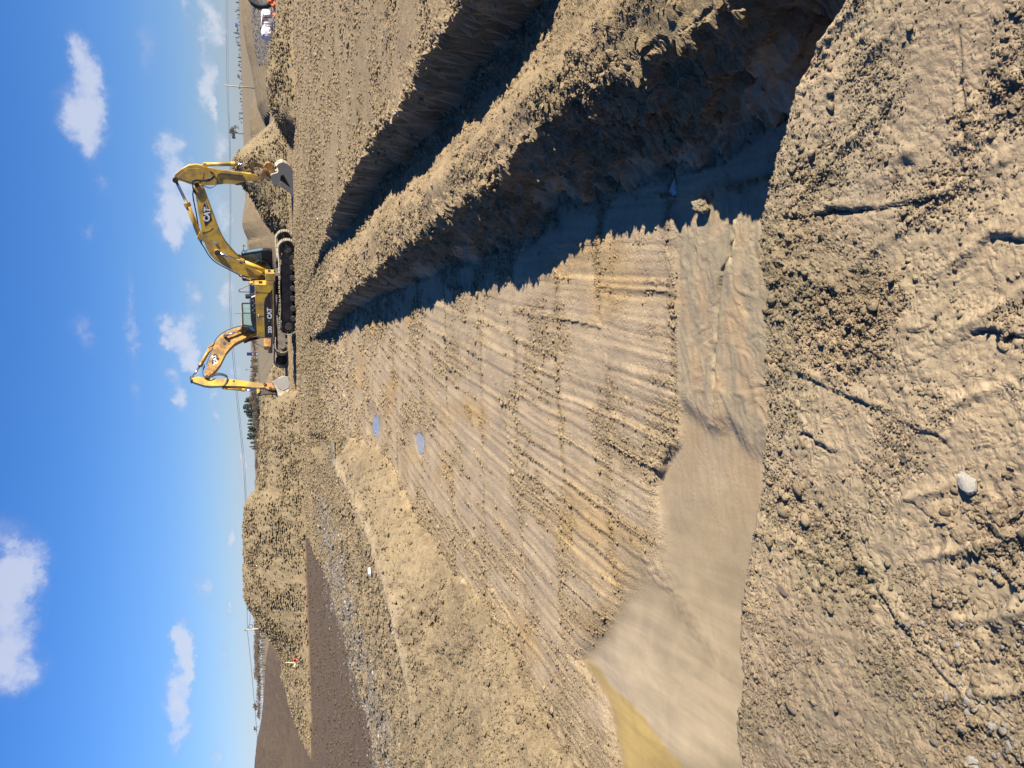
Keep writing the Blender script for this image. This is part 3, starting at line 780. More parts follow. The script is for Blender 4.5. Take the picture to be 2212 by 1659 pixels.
def soil_material(name, attr=True, base=(.33, .26, .165)):
    mt, t, b = new_mat(name)
    L = t.links.new
    geo = t.nodes.new('ShaderNodeNewGeometry').outputs['Position']
    if attr:
        at = t.nodes.new('ShaderNodeAttribute'); at.attribute_name = 'soil'
        col = at.outputs['Color']
        wt = t.nodes.new('ShaderNodeAttribute'); wt.attribute_name = 'wet'; wet = wt.outputs['Fac']
    else:
        col = base; wet = 0.0
    # distance-free multi-scale variation
    n1 = tnoise(t, 1.7, 8, .68, geo)
    n2 = tnoise(t, 14, 7, .7, geo)
    n3 = tnoise(t, 95, 4, .7, geo)
    v1 = ramp(t, n1, [(.3, (.80, .80, .82)), (.7, (1.16, 1.15, 1.10))])
    v2 = ramp(t, n2, [(.28, (.74, .73, .72)), (.5, (1, 1, 1)), (.75, (1.20, 1.2, 1.18))])
    v3 = ramp(t, n3, [(.3, (.86, .86, .85)), (.72, (1.14, 1.14, 1.13))])
    if attr:
        k = t.nodes.new('ShaderNodeMath'); k.operation = 'MULTIPLY_ADD'; k.inputs[1].default_value = -.7; k.inputs[2].default_value = 1.0
        L(wet, k.inputs[0]); fac = k.outputs[0]
    else: fac = 1.0
    c = mixc(t, 1.0, col, v1, 'MULTIPLY')
    c = mixc(t, fac, c, v2, 'MULTIPLY')
    c = mixc(t, fac, c, v3, 'MULTIPLY')
    # scattered pale grit
    vo = t.nodes.new('ShaderNodeTexVoronoi'); vo.inputs['Scale'].default_value = 55; L(geo, vo.inputs['Vector'])
    g = ramp(t, vo.outputs['Distance'], [(.10, (1, 1, 1)), (.16, (0, 0, 0))])
    sel = ramp(t, tnoise(t, 9, 3, .6, geo), [(.58, (0, 0, 0)), (.66, (.5, .5, .5))])
    gg = mixc(t, 1.0, g, sel, 'MULTIPLY')
    if attr:
        gg = mixc(t, fac, (0, 0, 0), gg)
    c = mixc(t, gg, c, (.52, .46, .37))
    L(c, b.inputs['Base Color'])
    b.inputs['Roughness'].default_value = .93
    b.inputs['Specular IOR Level'].default_value = .25
    if attr:
        rr = t.nodes.new('ShaderNodeMapRange'); rr.inputs['To Min'].default_value = .95; rr.inputs['To Max'].default_value = .55
        L(wet, rr.inputs['Value']); L(rr.outputs[0], b.inputs['Roughness'])
    bp = t.nodes.new('ShaderNodeBump'); bp.inputs['Distance'].default_value = .016
    if attr:
        kk = t.nodes.new('ShaderNodeMath'); kk.operation = 'MULTIPLY_ADD'; kk.inputs[1].default_value = -.65; kk.inputs[2].default_value = .8
        L(wet, kk.inputs[0]); L(kk.outputs[0], bp.inputs['Strength'])
    else: bp.inputs['Strength'].default_value = .8
    L(tnoise(t, 70, 6, .72, geo), bp.inputs['Height'])
    bp2 = t.nodes.new('ShaderNodeBump'); bp2.inputs['Distance'].default_value = .03; bp2.inputs['Strength'].default_value = .55
    if attr: 
        k2 = t.nodes.new('ShaderNodeMath'); k2.operation = 'MULTIPLY_ADD'; k2.inputs[1].default_value = -.5; k2.inputs[2].default_value = .55
        L(wet, k2.inputs[0]); L(k2.outputs[0], bp2.inputs['Strength'])
    L(tnoise(t, 16, 8, .78, geo), bp2.inputs['Height'])
    wv = t.nodes.new('ShaderNodeMix'); wv.data_type = 'VECTOR'; wv.inputs['Factor'].default_value = .06
    nn = t.nodes.new('ShaderNodeTexNoise'); nn.inputs['Scale'].default_value = 12; L(geo, nn.inputs['Vector'])
    L(geo, wv.inputs['A']); L(nn.outputs['Color'], wv.inputs['B'])
    last = bp2
    for scv, dist in ((34, .014), (85, .009)):
        vv = t.nodes.new('ShaderNodeTexVoronoi'); vv.inputs['Scale'].default_value = scv; vv.feature = 'F1'; L(wv.outputs['Result'], vv.inputs['Vector'])
        b3 = t.nodes.new('ShaderNodeBump'); b3.invert = True; b3.inputs['Distance'].default_value = dist
        sel = tnoise(t, scv * .22, 3, .6, geo)
        mrg = t.nodes.new('ShaderNodeMapRange'); mrg.inputs['From Min'].default_value = .38; mrg.inputs['From Max'].default_value = .62; L(sel, mrg.inputs['Value'])
        mm_ = t.nodes.new('ShaderNodeMath'); mm_.operation = 'MULTIPLY'; L(mrg.outputs[0], mm_.inputs[0])
        if attr: L(k.outputs[0], mm_.inputs[1])
        else: mm_.inputs[1].default_value = 1.0
        L(mm_.outputs[0], b3.inputs['Strength']); L(vv.outputs['Distance'], b3.inputs['Height']); L(last.outputs[0], b3.inputs['Normal'])
        last = b3
    L(last.outputs[0], bp.inputs['Normal']); L(bp.outputs[0], b.inputs['Normal'])
    return mt


M_SOIL = soil_material("excavated_soil")
ground = link("ground", me, mat=M_SOIL)
tag(ground, 'bare tan excavated earth of the pit, banks, spoil heaps and fields', kind='structure')
ground['label'] = 'bare tan excavated earth of the pit, banks and fields'

# ------------------------------------------------------------------ loose crumbs lying on the soil (stuff)
def ico(sub=0):
    bm = bmesh.new(); bmesh.ops.create_icosphere(bm, subdivisions=sub + 1, radius=1.0)
    bm.verts.index_update()
    v = np.array([x.co[:] for x in bm.verts]); f = np.array([[q.index for q in p.verts] for p in bm.faces]); bm.free()
    return v, f


def lumps(name, pos, size, tint, seed, sub=0, sink=.7):
    """one mesh of many small angular lumps"""
    g = np.random.default_rng(seed)
    v, f = ico(sub)
    N = len(pos); nv = len(v)
    V = np.repeat(v[None], N, 0)
    nvar = 24
    jit = 1 + (g.random((nvar, nv, 1)) - .5) * (.85 if sub == 0 else .55)
    V = V * jit[g.integers(0, nvar, N)]
    sc = np.stack([.7 + .7 * g.random(N), .7 + .7 * g.random(N), .32 + .40 * g.random(N)], 1)
    V = V * sc[:, None, :] * (1.0 if sub else 1.0)
    a = g.random(N) * 6.283; ca_, sa_ = np.cos(a)[:, None], np.sin(a)[:, None]
    x = V[..., 0] * ca_ - V[..., 1] * sa_; y_ = V[..., 0] * sa_ + V[..., 1] * ca_
    ti = (g.random(N) - .5)[:, None] * .9
    z_ = V[..., 2] * np.cos(ti) + x * np.sin(ti)
    V = np.stack([x, y_, z_], -1) * size[:, None, None]
    V += pos[:, None, :]
    V[..., 2] += (size * (1 - sink) * .5)[:, None]
    F_ = (f[None] + (np.arange(N) * nv)[:, None, None]).reshape(-1, 3)
    me = np_mesh(name, V.reshape(-1, 3), F_, smooth=False)
    c = me.color_attributes.new("soil", 'FLOAT_COLOR', 'POINT')
    T = np.concatenate([tint, np.ones((N, 1))], 1)
    c.data.foreach_set('color', np.repeat(T, nv, 0).astype(np.float32).ravel())
    return me


def scatter(n, seed, ymin, ymax, mask, smul, smin, smax, tmin=-.60, tmax=.56):
    g = np.random.default_rng(seed)
    t = tmin + (tmax - tmin) * g.random(n)
    Yq = (ymin + .8) * ((ymax + .8) / (ymin + .8)) ** g.random(n) - .8
    Xq = t * (Yq + .8)
    r = np.clip(np.searchsorted(ys, Yq), 1, NR - 1); c = np.clip(np.searchsorted(tN, t), 1, NC - 1)
    idx_ = r * NC + c
    keep = g.random(n) < mask[idx_]
    Xq, Yq, idx_ = Xq[keep], Yq[keep], idx_[keep]
    zq = Zf[idx_]
    s = np.clip((Yq + .8) * smul * np.exp(g.normal(0, .45, len(Xq))), smin, smax)
    col = COL[idx_] * (.82 + .36 * g.random((len(Xq), 1)))
    return np.stack([Xq, Yq, zq], 1), s, col


cm = np.clip(MK['crumbs_all'], 0, 1)
cm = np.where(MK['slurry'] > .3, np.clip(cm - .6, 0, 1), cm)
p_, s_, c_ = scatter(360000, 11, 1.0, 52, cm ** 1.4 * np.where(MK['pitf'] > .5, .75, .95), .00110, .0016, .06)
p2_, s2_, c2_ = scatter(330000, 21, 1.0, 3.0, MK['fg'] * np.clip(.0 + 1.2 * fbm(Xf * 4, Yf * 4, 4, 118) + .8 * MK['patch'], .015, .9), .00085, .0012, .012)
p_ = np.concatenate([p_, p2_]); s_ = np.concatenate([s_, s2_]); c_ = np.concatenate([c_, c2_])
crumbs = link("soil_crumbs", lumps("soil_crumbs", p_, s_, c_, 12), mat=M_SOIL)
tag(crumbs, 'loose tan soil crumbs strewn over the pit floor and banks', 'soil crumbs', kind='stuff')
ed = np.clip(np.maximum(MK['patch'], MK['mound'] * .5), 0, 1)
p_, s_, c_ = scatter(34000, 13, 1.0, 36, ed, .0024, .005, .10)
p2_, s2_, c2_ = scatter(420000, 17, 36, 72, np.clip(MK['mound'] * 1.5, 0, 1) * np.clip(.22 + .9 * fbm(Xf * .8, Yf * .8, 3, 110), .03, .7), .0009, .02, .12)
p_ = np.concatenate([p_, p2_]); s_ = np.concatenate([s_, s2_]); c_ = np.concatenate([c_, c2_])
p2_, s2_, c2_ = scatter(300000, 23, 25, 46, MK['farbank'] * np.clip(.1 + 1.3 * fbm(Xf * .8, Yf * .8, 4, 127), 0, .6), .0011, .015, .10)
p_ = np.concatenate([p_, p2_]); s_ = np.concatenate([s_, s2_]); c_ = np.concatenate([c_, c2_])
p2_, s2_, c2_ = scatter(160000, 19, 5, 27, MK['lbank'] * np.clip(.2 + 1.5 * fbm(Xf * 1.1, Yf * 1.1, 3, 109), 0, 1) * .4, .0013, .008, .045)
p_ = np.concatenate([p_, p2_]); s_ = np.concatenate([s_, s2_]); c_ = np.concatenate([c_, c2_])
lump_o = link("soil_lumps", lumps("soil_lumps", p_, s_, c_, 14, sub=0), mat=M_SOIL)
tag(lump_o, 'broken clay lumps heaped on the spoil berm and tread scuffs', 'clay lumps', kind='stuff')
gm = np.clip(np.maximum(MK['gravel'], MK['gravel2'] * .9), 0, 1)
p_, s_, c_ = scatter(200000, 15, 9, 75, np.clip(gm * 1.2, 0, .9), .0009, .008, .07)
g_ = np.random.default_rng(5)
w_ = g_.random((len(p_), 1)) < .20
c_ = np.where(w_, np.array([[.30, .295, .285]]), np.array([[.17, .15, .13]]) * (.6 + .8 * g_.random((len(p_), 1))))
_c = P((3600 + 1250 / 3.167) / 1.823, (2500 + 1350 / 3.167) / 1.823, H_FG)
sp_ = np.exp(-(((Xf - _c[0]) / .10) ** 2 + ((Yf - _c[1]) / .13) ** 2)) + .25 * np.exp(-(((Xf - _c[0] - .1) / .25) ** 2 + ((Yf - _c[1]) / .3) ** 2))
q_, r_, t_ = scatter(60000, 25, .9, 2.4, np.clip(sp_ * .35, 0, .4), .0018, .0015, .010)
p_ = np.concatenate([p_, q_]); s_ = np.concatenate([s_, r_]); c_ = np.concatenate([c_, np.array([[.25, .215, .17]]) * (.5 + .8 * g_.random((len(q_), 1)))])
gravel = link("gravel", lumps("gravel", p_, s_, c_, 16), mat=M_SOIL)
tag(gravel, 'grey and white crushed gravel along the edge of the dark road', 'gravel', kind='stuff')

# ------------------------------------------------------------------ water
def water_material(name, base, rough=.03, murk=1.0):
    mt, t, b = new_mat(name)
    geo = t.nodes.new('ShaderNodeNewGeometry').outputs['Position']
    ta = t.nodes.new('ShaderNodeAttribute'); ta.attribute_name = 'reflection_tone'
    c = mixc(t, ta.outputs['Fac'], base, (.34, .235, .07))  # painted reflection: ochre where the water mirrors the bank instead of sky
    vr = ramp(t, tnoise(t, 1.6, 6, .65, geo, .8), [(.3, (.84, .84, .84)), (.7, (1.14, 1.14, 1.12))])
    c = mixc(t, 1.0, c, vr, 'MULTIPLY')
    mpp = t.nodes.new('ShaderNodeMapping'); mpp.inputs['Rotation'].default_value = (0, 0, -.75); mpp.inputs['Scale'].default_value = (7, .8, 1); t.links.new(geo, mpp.inputs['Vector'])
    c = mixc(t, 1.0, c, ramp(t, tnoise(t, 1.0, 4, .6, mpp.outputs[0], .5), [(.35, (.88, .88, .87)), (.65, (1.12, 1.12, 1.11))]), 'MULTIPLY')
    t.links.new(c, b.inputs['Base Color'])
    b.inputs['Roughness'].default_value = rough; b.inputs['IOR'].default_value = 1.333
    b.inputs['Specular IOR Level'].default_value = .6
    at = t.nodes.new('ShaderNodeAttribute'); at.attribute_name = 'murk'
    t.links.new(at.outputs['Fac'], b.inputs['Alpha'])
    bp = t.nodes.new('ShaderNodeBump'); bp.inputs['Strength'].default_value = .05 if name.startswith('muddy') else .0; bp.inputs['Distance'].default_value = .01
    t.links.new(tnoise(t, 9, 2, .5, geo), bp.inputs['Height']); t.links.new(bp.outputs[0], b.inputs['Normal'])
    return mt


def water_sheet(name, x0, x1, y0, y1, z, step, mat, clear=14.0):
    gx = np.arange(x0, x1, step); gy = np.arange(y0, y1, step)
    A, B = np.meshgrid(gx, gy)
    zz = np.array([ground_z(a, b) for a, b in zip(A.ravel(), B.ravel())])
    dep = z - zz
    V = np.stack([A.ravel(), B.ravel(), np.full(A.size, z)], 1)
    ii = np.arange(A.size).reshape(A.shape)
    Fc = np.stack([ii[:-1, :-1], ii[:-1, 1:], ii[1:, 1:], ii[1:, :-1]], -1).reshape(-1, 4)
    wetf = (dep[Fc] > -.012).any(1)
    Fc = Fc[wetf]
    used = np.unique(Fc); remap = -np.ones(A.size, int); remap[used] = np.arange(len(used))
    me = np_mesh(name, V[used], remap[Fc])
    at = me.attributes.new('murk', 'FLOAT', 'POINT')
    at.data.foreach_set('value', np.clip(1 - np.exp(-np.clip(dep[used], 0, 9) * clear), .0, 1).astype(np.float32))
    ta = me.attributes.new('reflection_tone', 'FLOAT', 'POINT')
    pa, pb = at_h(1290, 1440, CAM_H - z), at_h(1485, 1664, CAM_H - z)  # edge of the bank's reflection, painted along a fixed line
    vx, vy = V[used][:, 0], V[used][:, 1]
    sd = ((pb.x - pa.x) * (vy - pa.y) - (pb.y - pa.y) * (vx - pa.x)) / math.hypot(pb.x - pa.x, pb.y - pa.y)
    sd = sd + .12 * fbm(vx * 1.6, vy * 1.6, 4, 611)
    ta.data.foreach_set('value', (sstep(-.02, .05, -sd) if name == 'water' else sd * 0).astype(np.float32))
    return link(name, me, mat=mat)


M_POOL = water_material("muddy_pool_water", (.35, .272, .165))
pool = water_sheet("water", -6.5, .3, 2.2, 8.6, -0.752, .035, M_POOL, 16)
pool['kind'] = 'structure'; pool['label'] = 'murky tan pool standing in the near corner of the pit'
M_PUD = water_material("puddle_water", (.26, .24, .21), .01)
for i, (px, py, rx, ry, h) in enumerate(PUDDLES):
    c = at_h(px, py, h)
    ax = abs(at_h(px, py - ry, h).x - at_h(px, py + ry, h).x) / 2; ay = abs(at_h(px - rx, py, h).y - at_h(px + rx, py, h).y) / 2
    w = water_sheet("puddle", c.x - 1.6 * ax, c.x + 1.6 * ax, c.y - 1.6 * ay, c.y + 1.6 * ay, CAM_H - h - .012, min(ax, ay) / 14, M_PUD, 400)
    w['kind'] = 'structure'

# ------------------------------------------------------------------ machine building
YEL = (.54, .33, .032)
M_YEL = simple("excavator_paint", YEL, .42, 0, (.17, .12, .06), .75, 1.5, coat=.1)
M_YEL2 = simple("worn_paint", (.44, .22, .028), .5, 0, (.10, .055, .025), .85, 2.0)
M_BLK = simple("black_paint", (.012, .012, .016), .4, 0, (.10, .08, .05), .25, 2.0)
M_DRK = simple("greasy_steel", (.035, .03, .026), .6, .4, (.12, .09, .06), .5, 4.0)
M_TRK = simple("muddy_track_steel", (.27, .235, .18), .8, .1, (.16, .12, .08), .7, 5.0, .5)
M_TRF = simple("track_frame", (.055, .045, .035), .8, .1, (.14, .11, .075), .6, 3.0, .4)
M_CHR = simple("cylinder_rod", (.55, .57, .62), .18, 1.0)
M_MUD = simple("dried_mud_steel", (.36, .31, .235), .85, 0, (.17, .13, .085), .8, 2.5, .5)
M_GRY = simple("worn_grey_steel", (.17, .17, .165), .6, .3, (.18, .15, .10), .5, 2.5, .3)
M_HOSE = simple("rubber_hose", (.02, .02, .022), .5)
M_WHT = simple("white_letters", (.62, .62, .60), .5)
M_RED = simple("red_stripe", (.30, .03, .03), .5)
M_BRZ = simple("oily_brown_steel", (.16, .10, .04), .55, .4, (.05, .035, .02), .6, 4.0)
M_ORG = simple("orange_paint", (.45, .16, .04), .55, 0, (.2, .12, .06), .5, 3.0)
mt, t, b = new_mat("cab_glass")
b.inputs['Base Color'].default_value = (.16, .24, .23, 1); b.inputs['Roughness'].default_value = .04
b.inputs['Alpha'].default_value = .55; b.inputs['Specular IOR Level'].default_value = .8
M_GLS = mt


def bm_obj(name, bm, parent, mat, smooth=False, bevel=0.0):
    if bevel > 0:
        bmesh.ops.bevel(bm, geom=[e for e in bm.edges], offset=bevel, segments=1, affect='EDGES', clamp_overlap=True)
    bmesh.ops.recalc_face_normals(bm, faces=bm.faces[:])
    me = bpy.data.meshes.new(name); bm.to_mesh(me); bm.free()
    if smooth:
        for p in me.polygons: p.use_smooth = True
    return link(name, me, parent, mat)


def add_prism(bm, sz, y0, y1):
    """polygon of (s, z) points extruded between lateral y0 and y1"""
    n = len(sz)
    a = [bm.verts.new((s, y0, z)) for s, z in sz]; c = [bm.verts.new((s, y1, z)) for s, z in sz]
    bm.faces.new(a); bm.faces.new(c[::-1])
    for i in range(n):
        bm.faces.new((a[i], c[i], c[(i + 1) % n], a[(i + 1) % n]))


def add_tube(bm, pts, r, seg=10, cap=True):
    pts = [Vector(p) for p in pts]
    rings = []
    for i, p in enumerate(pts):
        d = (pts[min(i + 1, len(pts) - 1)] - pts[max(i - 1, 0)])
        d.normalize()
        up = Vector((0, 0, 1)) if abs(d.z) < .9 else Vector((0, 1, 0))
        a = d.cross(up).normalized(); c = d.cross(a).normalized()
        rr = r[i] if isinstance(r, (list, tuple)) else r
        rings.append([bm.verts.new(p + a * rr * math.cos(6.28319 * k / seg) + c * rr * math.sin(6.28319 * k / seg)) for k in range(seg)])
    for i in range(len(rings) - 1):
        for k in range(seg):
            bm.faces.new((rings[i][k], rings[i][(k + 1) % seg], rings[i + 1][(k + 1) % seg], rings[i + 1][k]))
    if cap:
        bm.faces.new(rings[0]); bm.faces.new(rings[-1][::-1])


def add_box(bm, x0, x1, y0, y1, z0, z1):
    add_prism(bm, [(x0, z0), (x1, z0), (x1, z1), (x0, z1)], y0, y1)


def smooth_pts(pts, n=6):
    """Catmull-Rom through points"""
    P_ = [Vector(p) for p in pts]; P_ = [P_[0] * 2 - P_[1]] + P_ + [P_[-1] * 2 - P_[-2]]
    o = []
    for i in range(1, len(P_) - 2):
        for k in range(n):
            t_ = k / n
            o.append(.5 * ((2 * P_[i]) + (-P_[i - 1] + P_[i + 1]) * t_ + (2 * P_[i - 1] - 5 * P_[i] + 4 * P_[i + 1] - P_[i + 2]) * t_ ** 2 + (-P_[i - 1] + 3 * P_[i] - 3 * P_[i + 1] + P_[i + 2]) * t_ ** 3))
    o.append(P_[-2]); return o


class Machine:
    def __init__(self, name, origin, yaw):
        self.root = empty(name, origin, yaw)
        self.O = Vector(origin); self.Fw = Vector((math.cos(yaw), math.sin(yaw), 0)); self.L = Vector((-math.sin(yaw), math.cos(yaw), 0))
        self.cam_side = -1 if self.L.y > 0 else 1      # which lateral side looks at the camera

    def m(self, px, py, lat=0.0):
        """(s, z) of the pixel on the machine's vertical plane at this lateral offset"""
        d = ray(px, py); C0 = Vector((0, 0, CAM_H))
        k = (lat - (C0 - self.O).dot(self.L)) / d.dot(self.L)
        p = C0 + d * k - self.O
        return (p.dot(self.Fw), p.z)

    def v(self, px, py, lat):
        s, z = self.m(px, py, lat); return Vector((s, lat, z))

    def plate(self, name, pix, l0, l1, mat, parent=None, bevel=.015, at=None):
        if at is None: at = l0 if l0 * self.cam_side > l1 * self.cam_side else l1
        bm = bmesh.new(); add_prism(bm, [self.m(x, y, at) for x, y in pix], l0, l1)
        return bm_obj(name, bm, parent or self.root, mat, bevel=bevel)

    def tube(self, name, pix, lat, r, mat, parent=None, n=1, seg=10):
        pts = [self.v(p[0], p[1], p[2] if len(p) > 2 else lat) for p in pix]
        if n > 1: pts = smooth_pts(pts, n)
        bm = bmesh.new(); add_tube(bm, pts, r, seg)
        return bm_obj(name, bm, parent or self.root, mat, smooth=True)

    def pin(self, name, px, py, l0, l1, r, mat, parent=None):
        s, z = self.m(px, py, l0 if l0 * self.cam_side > l1 * self.cam_side else l1)
        bm = bmesh.new(); add_tube(bm, [(s, l0, z), (s, l1, z)], r, 16)
        return bm_obj(name, bm, parent or self.root, mat)

    def text(self, string, px, py, lat, height, mat, parent, tilt=0.0, stretch=1.0, bold=.02):
        cu = bpy.data.curves.new("lettering", 'FONT'); cu.body = string; cu.size = height * 1.4
        cu.align_x = 'CENTER'; cu.align_y = 'CENTER'; cu.extrude = .004; cu.offset = bold; cu.resolution_u = 3
        tmp = bpy.data.objects.new("lettering_tmp", cu); scene.collection.objects.link(tmp)
        dg = bpy.context.evaluated_depsgraph_get()
        me = bpy.data.meshes.new_from_object(tmp.evaluated_get(dg))
        bpy.data.objects.remove(tmp)
        s, z = self.m(px, py, lat)
        ax = Vector((1, 0, 0)) * (-self.cam_side)      # reading direction seen from the camera
        nrm = Vector((0, self.cam_side, 0))
        up = Vector((0, 0, 1))
        q = Matrix.Rotation(tilt, 3, nrm)
        ax = q @ ax; up = q @ up
        M_ = Matrix((ax, up, nrm)).transposed().to_4x4(); M_.translation = Vector((s, lat, z))
        me.transform(Matrix.Scale(stretch, 4, (1, 0, 0))); me.transform(M_)
        return link("lettering", me, parent, mat)

    def track(self, lat, half, rad, width, seedz=0):
        """belt of shoes round two wheels; returns the belt object"""
        bm = bmesh.new()
        n = 46; per = 4 * half + 2 * math.pi * rad; step = per / n
        def pos(u):
            u = u % per
            if u < 2 * half: return (-half + u, -rad), (0, -1)
            u -= 2 * half
            if u < math.pi * rad:
                a = -math.pi / 2 + u / rad; return (half + rad * math.cos(a), rad * math.sin(a)), (math.cos(a), math.sin(a))
            u -= math.pi * rad
            if u < 2 * half:
                sag = -.07 * math.sin(math.pi * u / (2 * half)) * (1 + .5 * math.sin(u * 2.2)); return (half - u, rad + sag), (0, 1)
            u -= 2 * half
            a = math.pi / 2 + u / rad; return (-half + rad * math.cos(a), rad * math.sin(a)), (math.cos(a), math.sin(a))
        for i in range(n):
            (x, z), (nx, nz_) = pos((i + .5) * step)
            tx, tz = -nz_, nx
            zc = rad + .06
            def q(a, b_): return (x + tx * a + nx * b_, z + tz * a + nz_ * b_ + zc)
            hw = step * .47
            add_prism(bm, [q(-hw, 0), q(hw, 0), q(hw, .035), q(hw * .55, .035), q(hw * .4, .085), q(hw * .2, .035), q(-hw * .3, .035), q(-hw * .45, .08), q(-hw * .65, .035), q(-hw, .035)],
                      lat - width / 2, lat + width / 2)
        belt = bm_obj("track", bm, self.root, M_TRK)
        bm = bmesh.new()
        add_prism(bm, [(-half + .1, .28), (half - .1, .28), (half - .05, .62), (half - .5, .82), (-half + .5, .82), (-half + .05, .62)], lat - .16, lat + .16)
        for k in range(7):
            x = -half + .45 + k * (2 * half - .9) / 6
            add_tube(bm, [(x, lat - .24, .25), (x, lat + .24, .25)], .15, 12)
        for x in (-half * .35, half * .35):
            add_tube(bm, [(x, lat - .2, .93), (x, lat + .2, .93)], .09, 10)
        bm_obj("track_frame", bm, belt, M_TRF)
        for x, nm in ((half, "idler"), (-half, "sprocket")):
            bm = bmesh.new(); add_tube(bm, [(x, lat - .12, rad + .06), (x, lat + .12, rad + .06)], rad * .86, 24)
            add_tube(bm, [(x, lat - .26, rad + .06), (x, lat + .26, rad + .06)], rad * .45, 20)
            bm_obj(nm, bm, belt, M_TRF)
        # mud caked on the frame
        return belt

    def cylinder(self, name, base, mid, end, lat, rb, rr, mat=None):
        barrel = self.tube(name, [base, mid], lat, rb, mat or M_YEL)
        self.tube("rod", [mid, end], lat, rr, M_CHR, barrel)
        s1 = self.v(*mid, lat) if len(mid) == 2 else self.v(*mid)
        s0 = self.v(*base, lat) if len(base) == 2 else self.v(*base)
        d = (s0 - s1).normalized()
        bm = bmesh.new(); add_tube(bm, [s1 - d * .05, s1 + d * .16], rb * 1.28, 12); bm_obj("gland", bm, barrel, mat or M_YEL)
        e = self.v(end[0], end[1], lat)
        bm = bmesh.new(); add_tube(bm, [e + Vector((0, -rb * 1.1, 0)), e + Vector((0, rb * 1.1, 0))], rb * 1.05, 12); bm_obj("rod_eye", bm, barrel, M_DRK)
        return barrel


# ---- near excavator (faces right) -------------------------------------------------
yawA = -R(22)
c0 = at_h(637, 621, 2.56)
LA = Vector((-math.sin(yawA), math.cos(yawA), 0))
OA = c0 + LA * 1.30; OA.z = -.08
A = Machine("excavator", OA, yawA)
tag(A.root, 'yellow excavator in front with 330 on its side, bucket resting on the ground', 'excavator', 'excavators beyond the pit')
A.track(-1.30, 2.2, .45, .62); A.track(1.30, 2.2, .45, .62)
bm = bmesh.new(); add_box(bm, -1.2, 1.2, -1.05, 1.05, .45, .85); add_tube(bm, [(0, 0, .8), (0, 0, 1.12)], .75, 28); add_box(bm, -1.6, -1.1, -1.2, 1.2, .5, .75); add_box(bm, 1.1, 1.6, -1.2, 1.2, .5, .75)
bm_obj("undercarriage", bm, A.root, M_TRF)
la = -1.5
sR, _ = A.m(596, 728, la); sF, _ = A.m(580, 607, la)
zt = A.m(556, 700, la)[1]; zb = A.m(596, 690, la)[1]
bm = bmesh.new(); add_box(bm, sR + .1, sF + .05, -1.42, 1.45, zb - .02, zb + .28); bm_obj("turntable_deck", bm, A.root, M_BLK, bevel=.02)
pan = A.plate("side_panel", [(594.5, 607), (596.5, 728), (590, 730), (574, 729.5), (560, 727.5), (555.5, 722), (553.8, 700), (553, 678), (550.8, 632), (574.5, 631), (574.5, 607)], -1.5, -.55, M_YEL)
A.plate("black_band", [(588.8, 623), (585, 629), (579, 635), (573, 644), (570.7, 653.7), (570.2, 667.5), (571, 700), (572.5, 728), (588.8, 728)], -1.508, -1.49, M_BLK, pan, 0)
A.plate("red_stripe", [(585.2, 634), (586, 634), (588, 727), (587, 727)], -1.513, -1.507, M_RED, pan, 0)
A.plate("gold_stripe", [(588.9, 610), (590.3, 610), (591.6, 728), (590, 728)], -1.513, -1.507, M_YEL, pan, 0)
A.plate("sill", [(590.8, 608), (594.6, 608), (596.6, 728), (592.4, 728)], -1.511, -1.506, M_BLK, pan, 0)
A.plate("seam", [(555, 682.2), (555, 683), (570.6, 683.6), (570.6, 682.8)], -1.506, -1.499, M_BLK, pan, 0)
A.plate("seam", [(551, 631.6), (551, 632.4), (588, 633.2), (588, 632.4)], -1.506, -1.499, M_BLK, pan, 0)
A.plate("label_plate", [(556.5, 679.5), (559.5, 679.5), (560, 684), (557, 684)], -1.512, -1.5, M_WHT, pan, 0)
A.text("CAT", 582.6, 677.3, -1.513, .235, M_WHT, pan, bold=.016, stretch=.95)
A.plate("emblem", [(579.2, 673.2), (580.8, 673.2), (586.5, 678.5), (586.5, 676)], -1.520, -1.516, M_BLK, pan, 0)
A.text("330", 583.6, 712.5, -1.513, .20, M_WHT, pan, bold=.012, stretch=.95)
A.plate("sign_patch", [(579.8, 692.2), (582.6, 692.2), (582.6, 695.6), (579.8, 695.6)], -1.512, -1.5, M_GRY, pan, 0)
# boxes at the front right corner
fx = A.plate("tool_box", [(594.5, 590.5), (594.8, 606.5), (574.2, 606.5), (573, 600), (573.2, 590.5)], -1.5, -.62, M_YEL)
for (x0, y0, x1, y1) in ((576.5, 592.5, 582, 594.2), (576.5, 596, 582, 597.7),):
    pass
s_f, z_f = A.m(580, 590.5, -1.5)
bm = bmesh.new()
for k in range(3): add_box(bm, s_f + .035, s_f + .06, -1.30 + k * .14, -1.22 + k * .14, z_f - .12, z_f + .02)
add_box(bm, s_f + .035, s_f + .06, -1.35, -1.0, z_f - .36, z_f - .28)
bm_obj("vent", bm, fx, M_BLK)
stb = A.plate("fuel_tank", [(574.4, 614.5), (574.4, 631), (551.2, 631), (550.5, 626), (550.5, 614.5)], -1.5, -.55, M_YEL)
s2, z2 = A.m(563, 614.5, -1.5)
bm = bmesh.new(); add_box(bm, s2 + .0, s2 + .03, -1.33, -1.05, z2 - .10, z2 + .10); add_box(bm, s2 + .0, s2 + .03, -.98, -.86, z2 - .10, z2 + .10)
bm_obj("vent", bm, stb, M_BLK)
rail = A.tube("handrail", [(549, 631, -1.4), (520, 630.5, -1.4), (516.5, 627.5, -1.4), (520, 624, -1.4), (548, 611, -1.4)], -1.4, .022, M_BLK, n=4, seg=6)
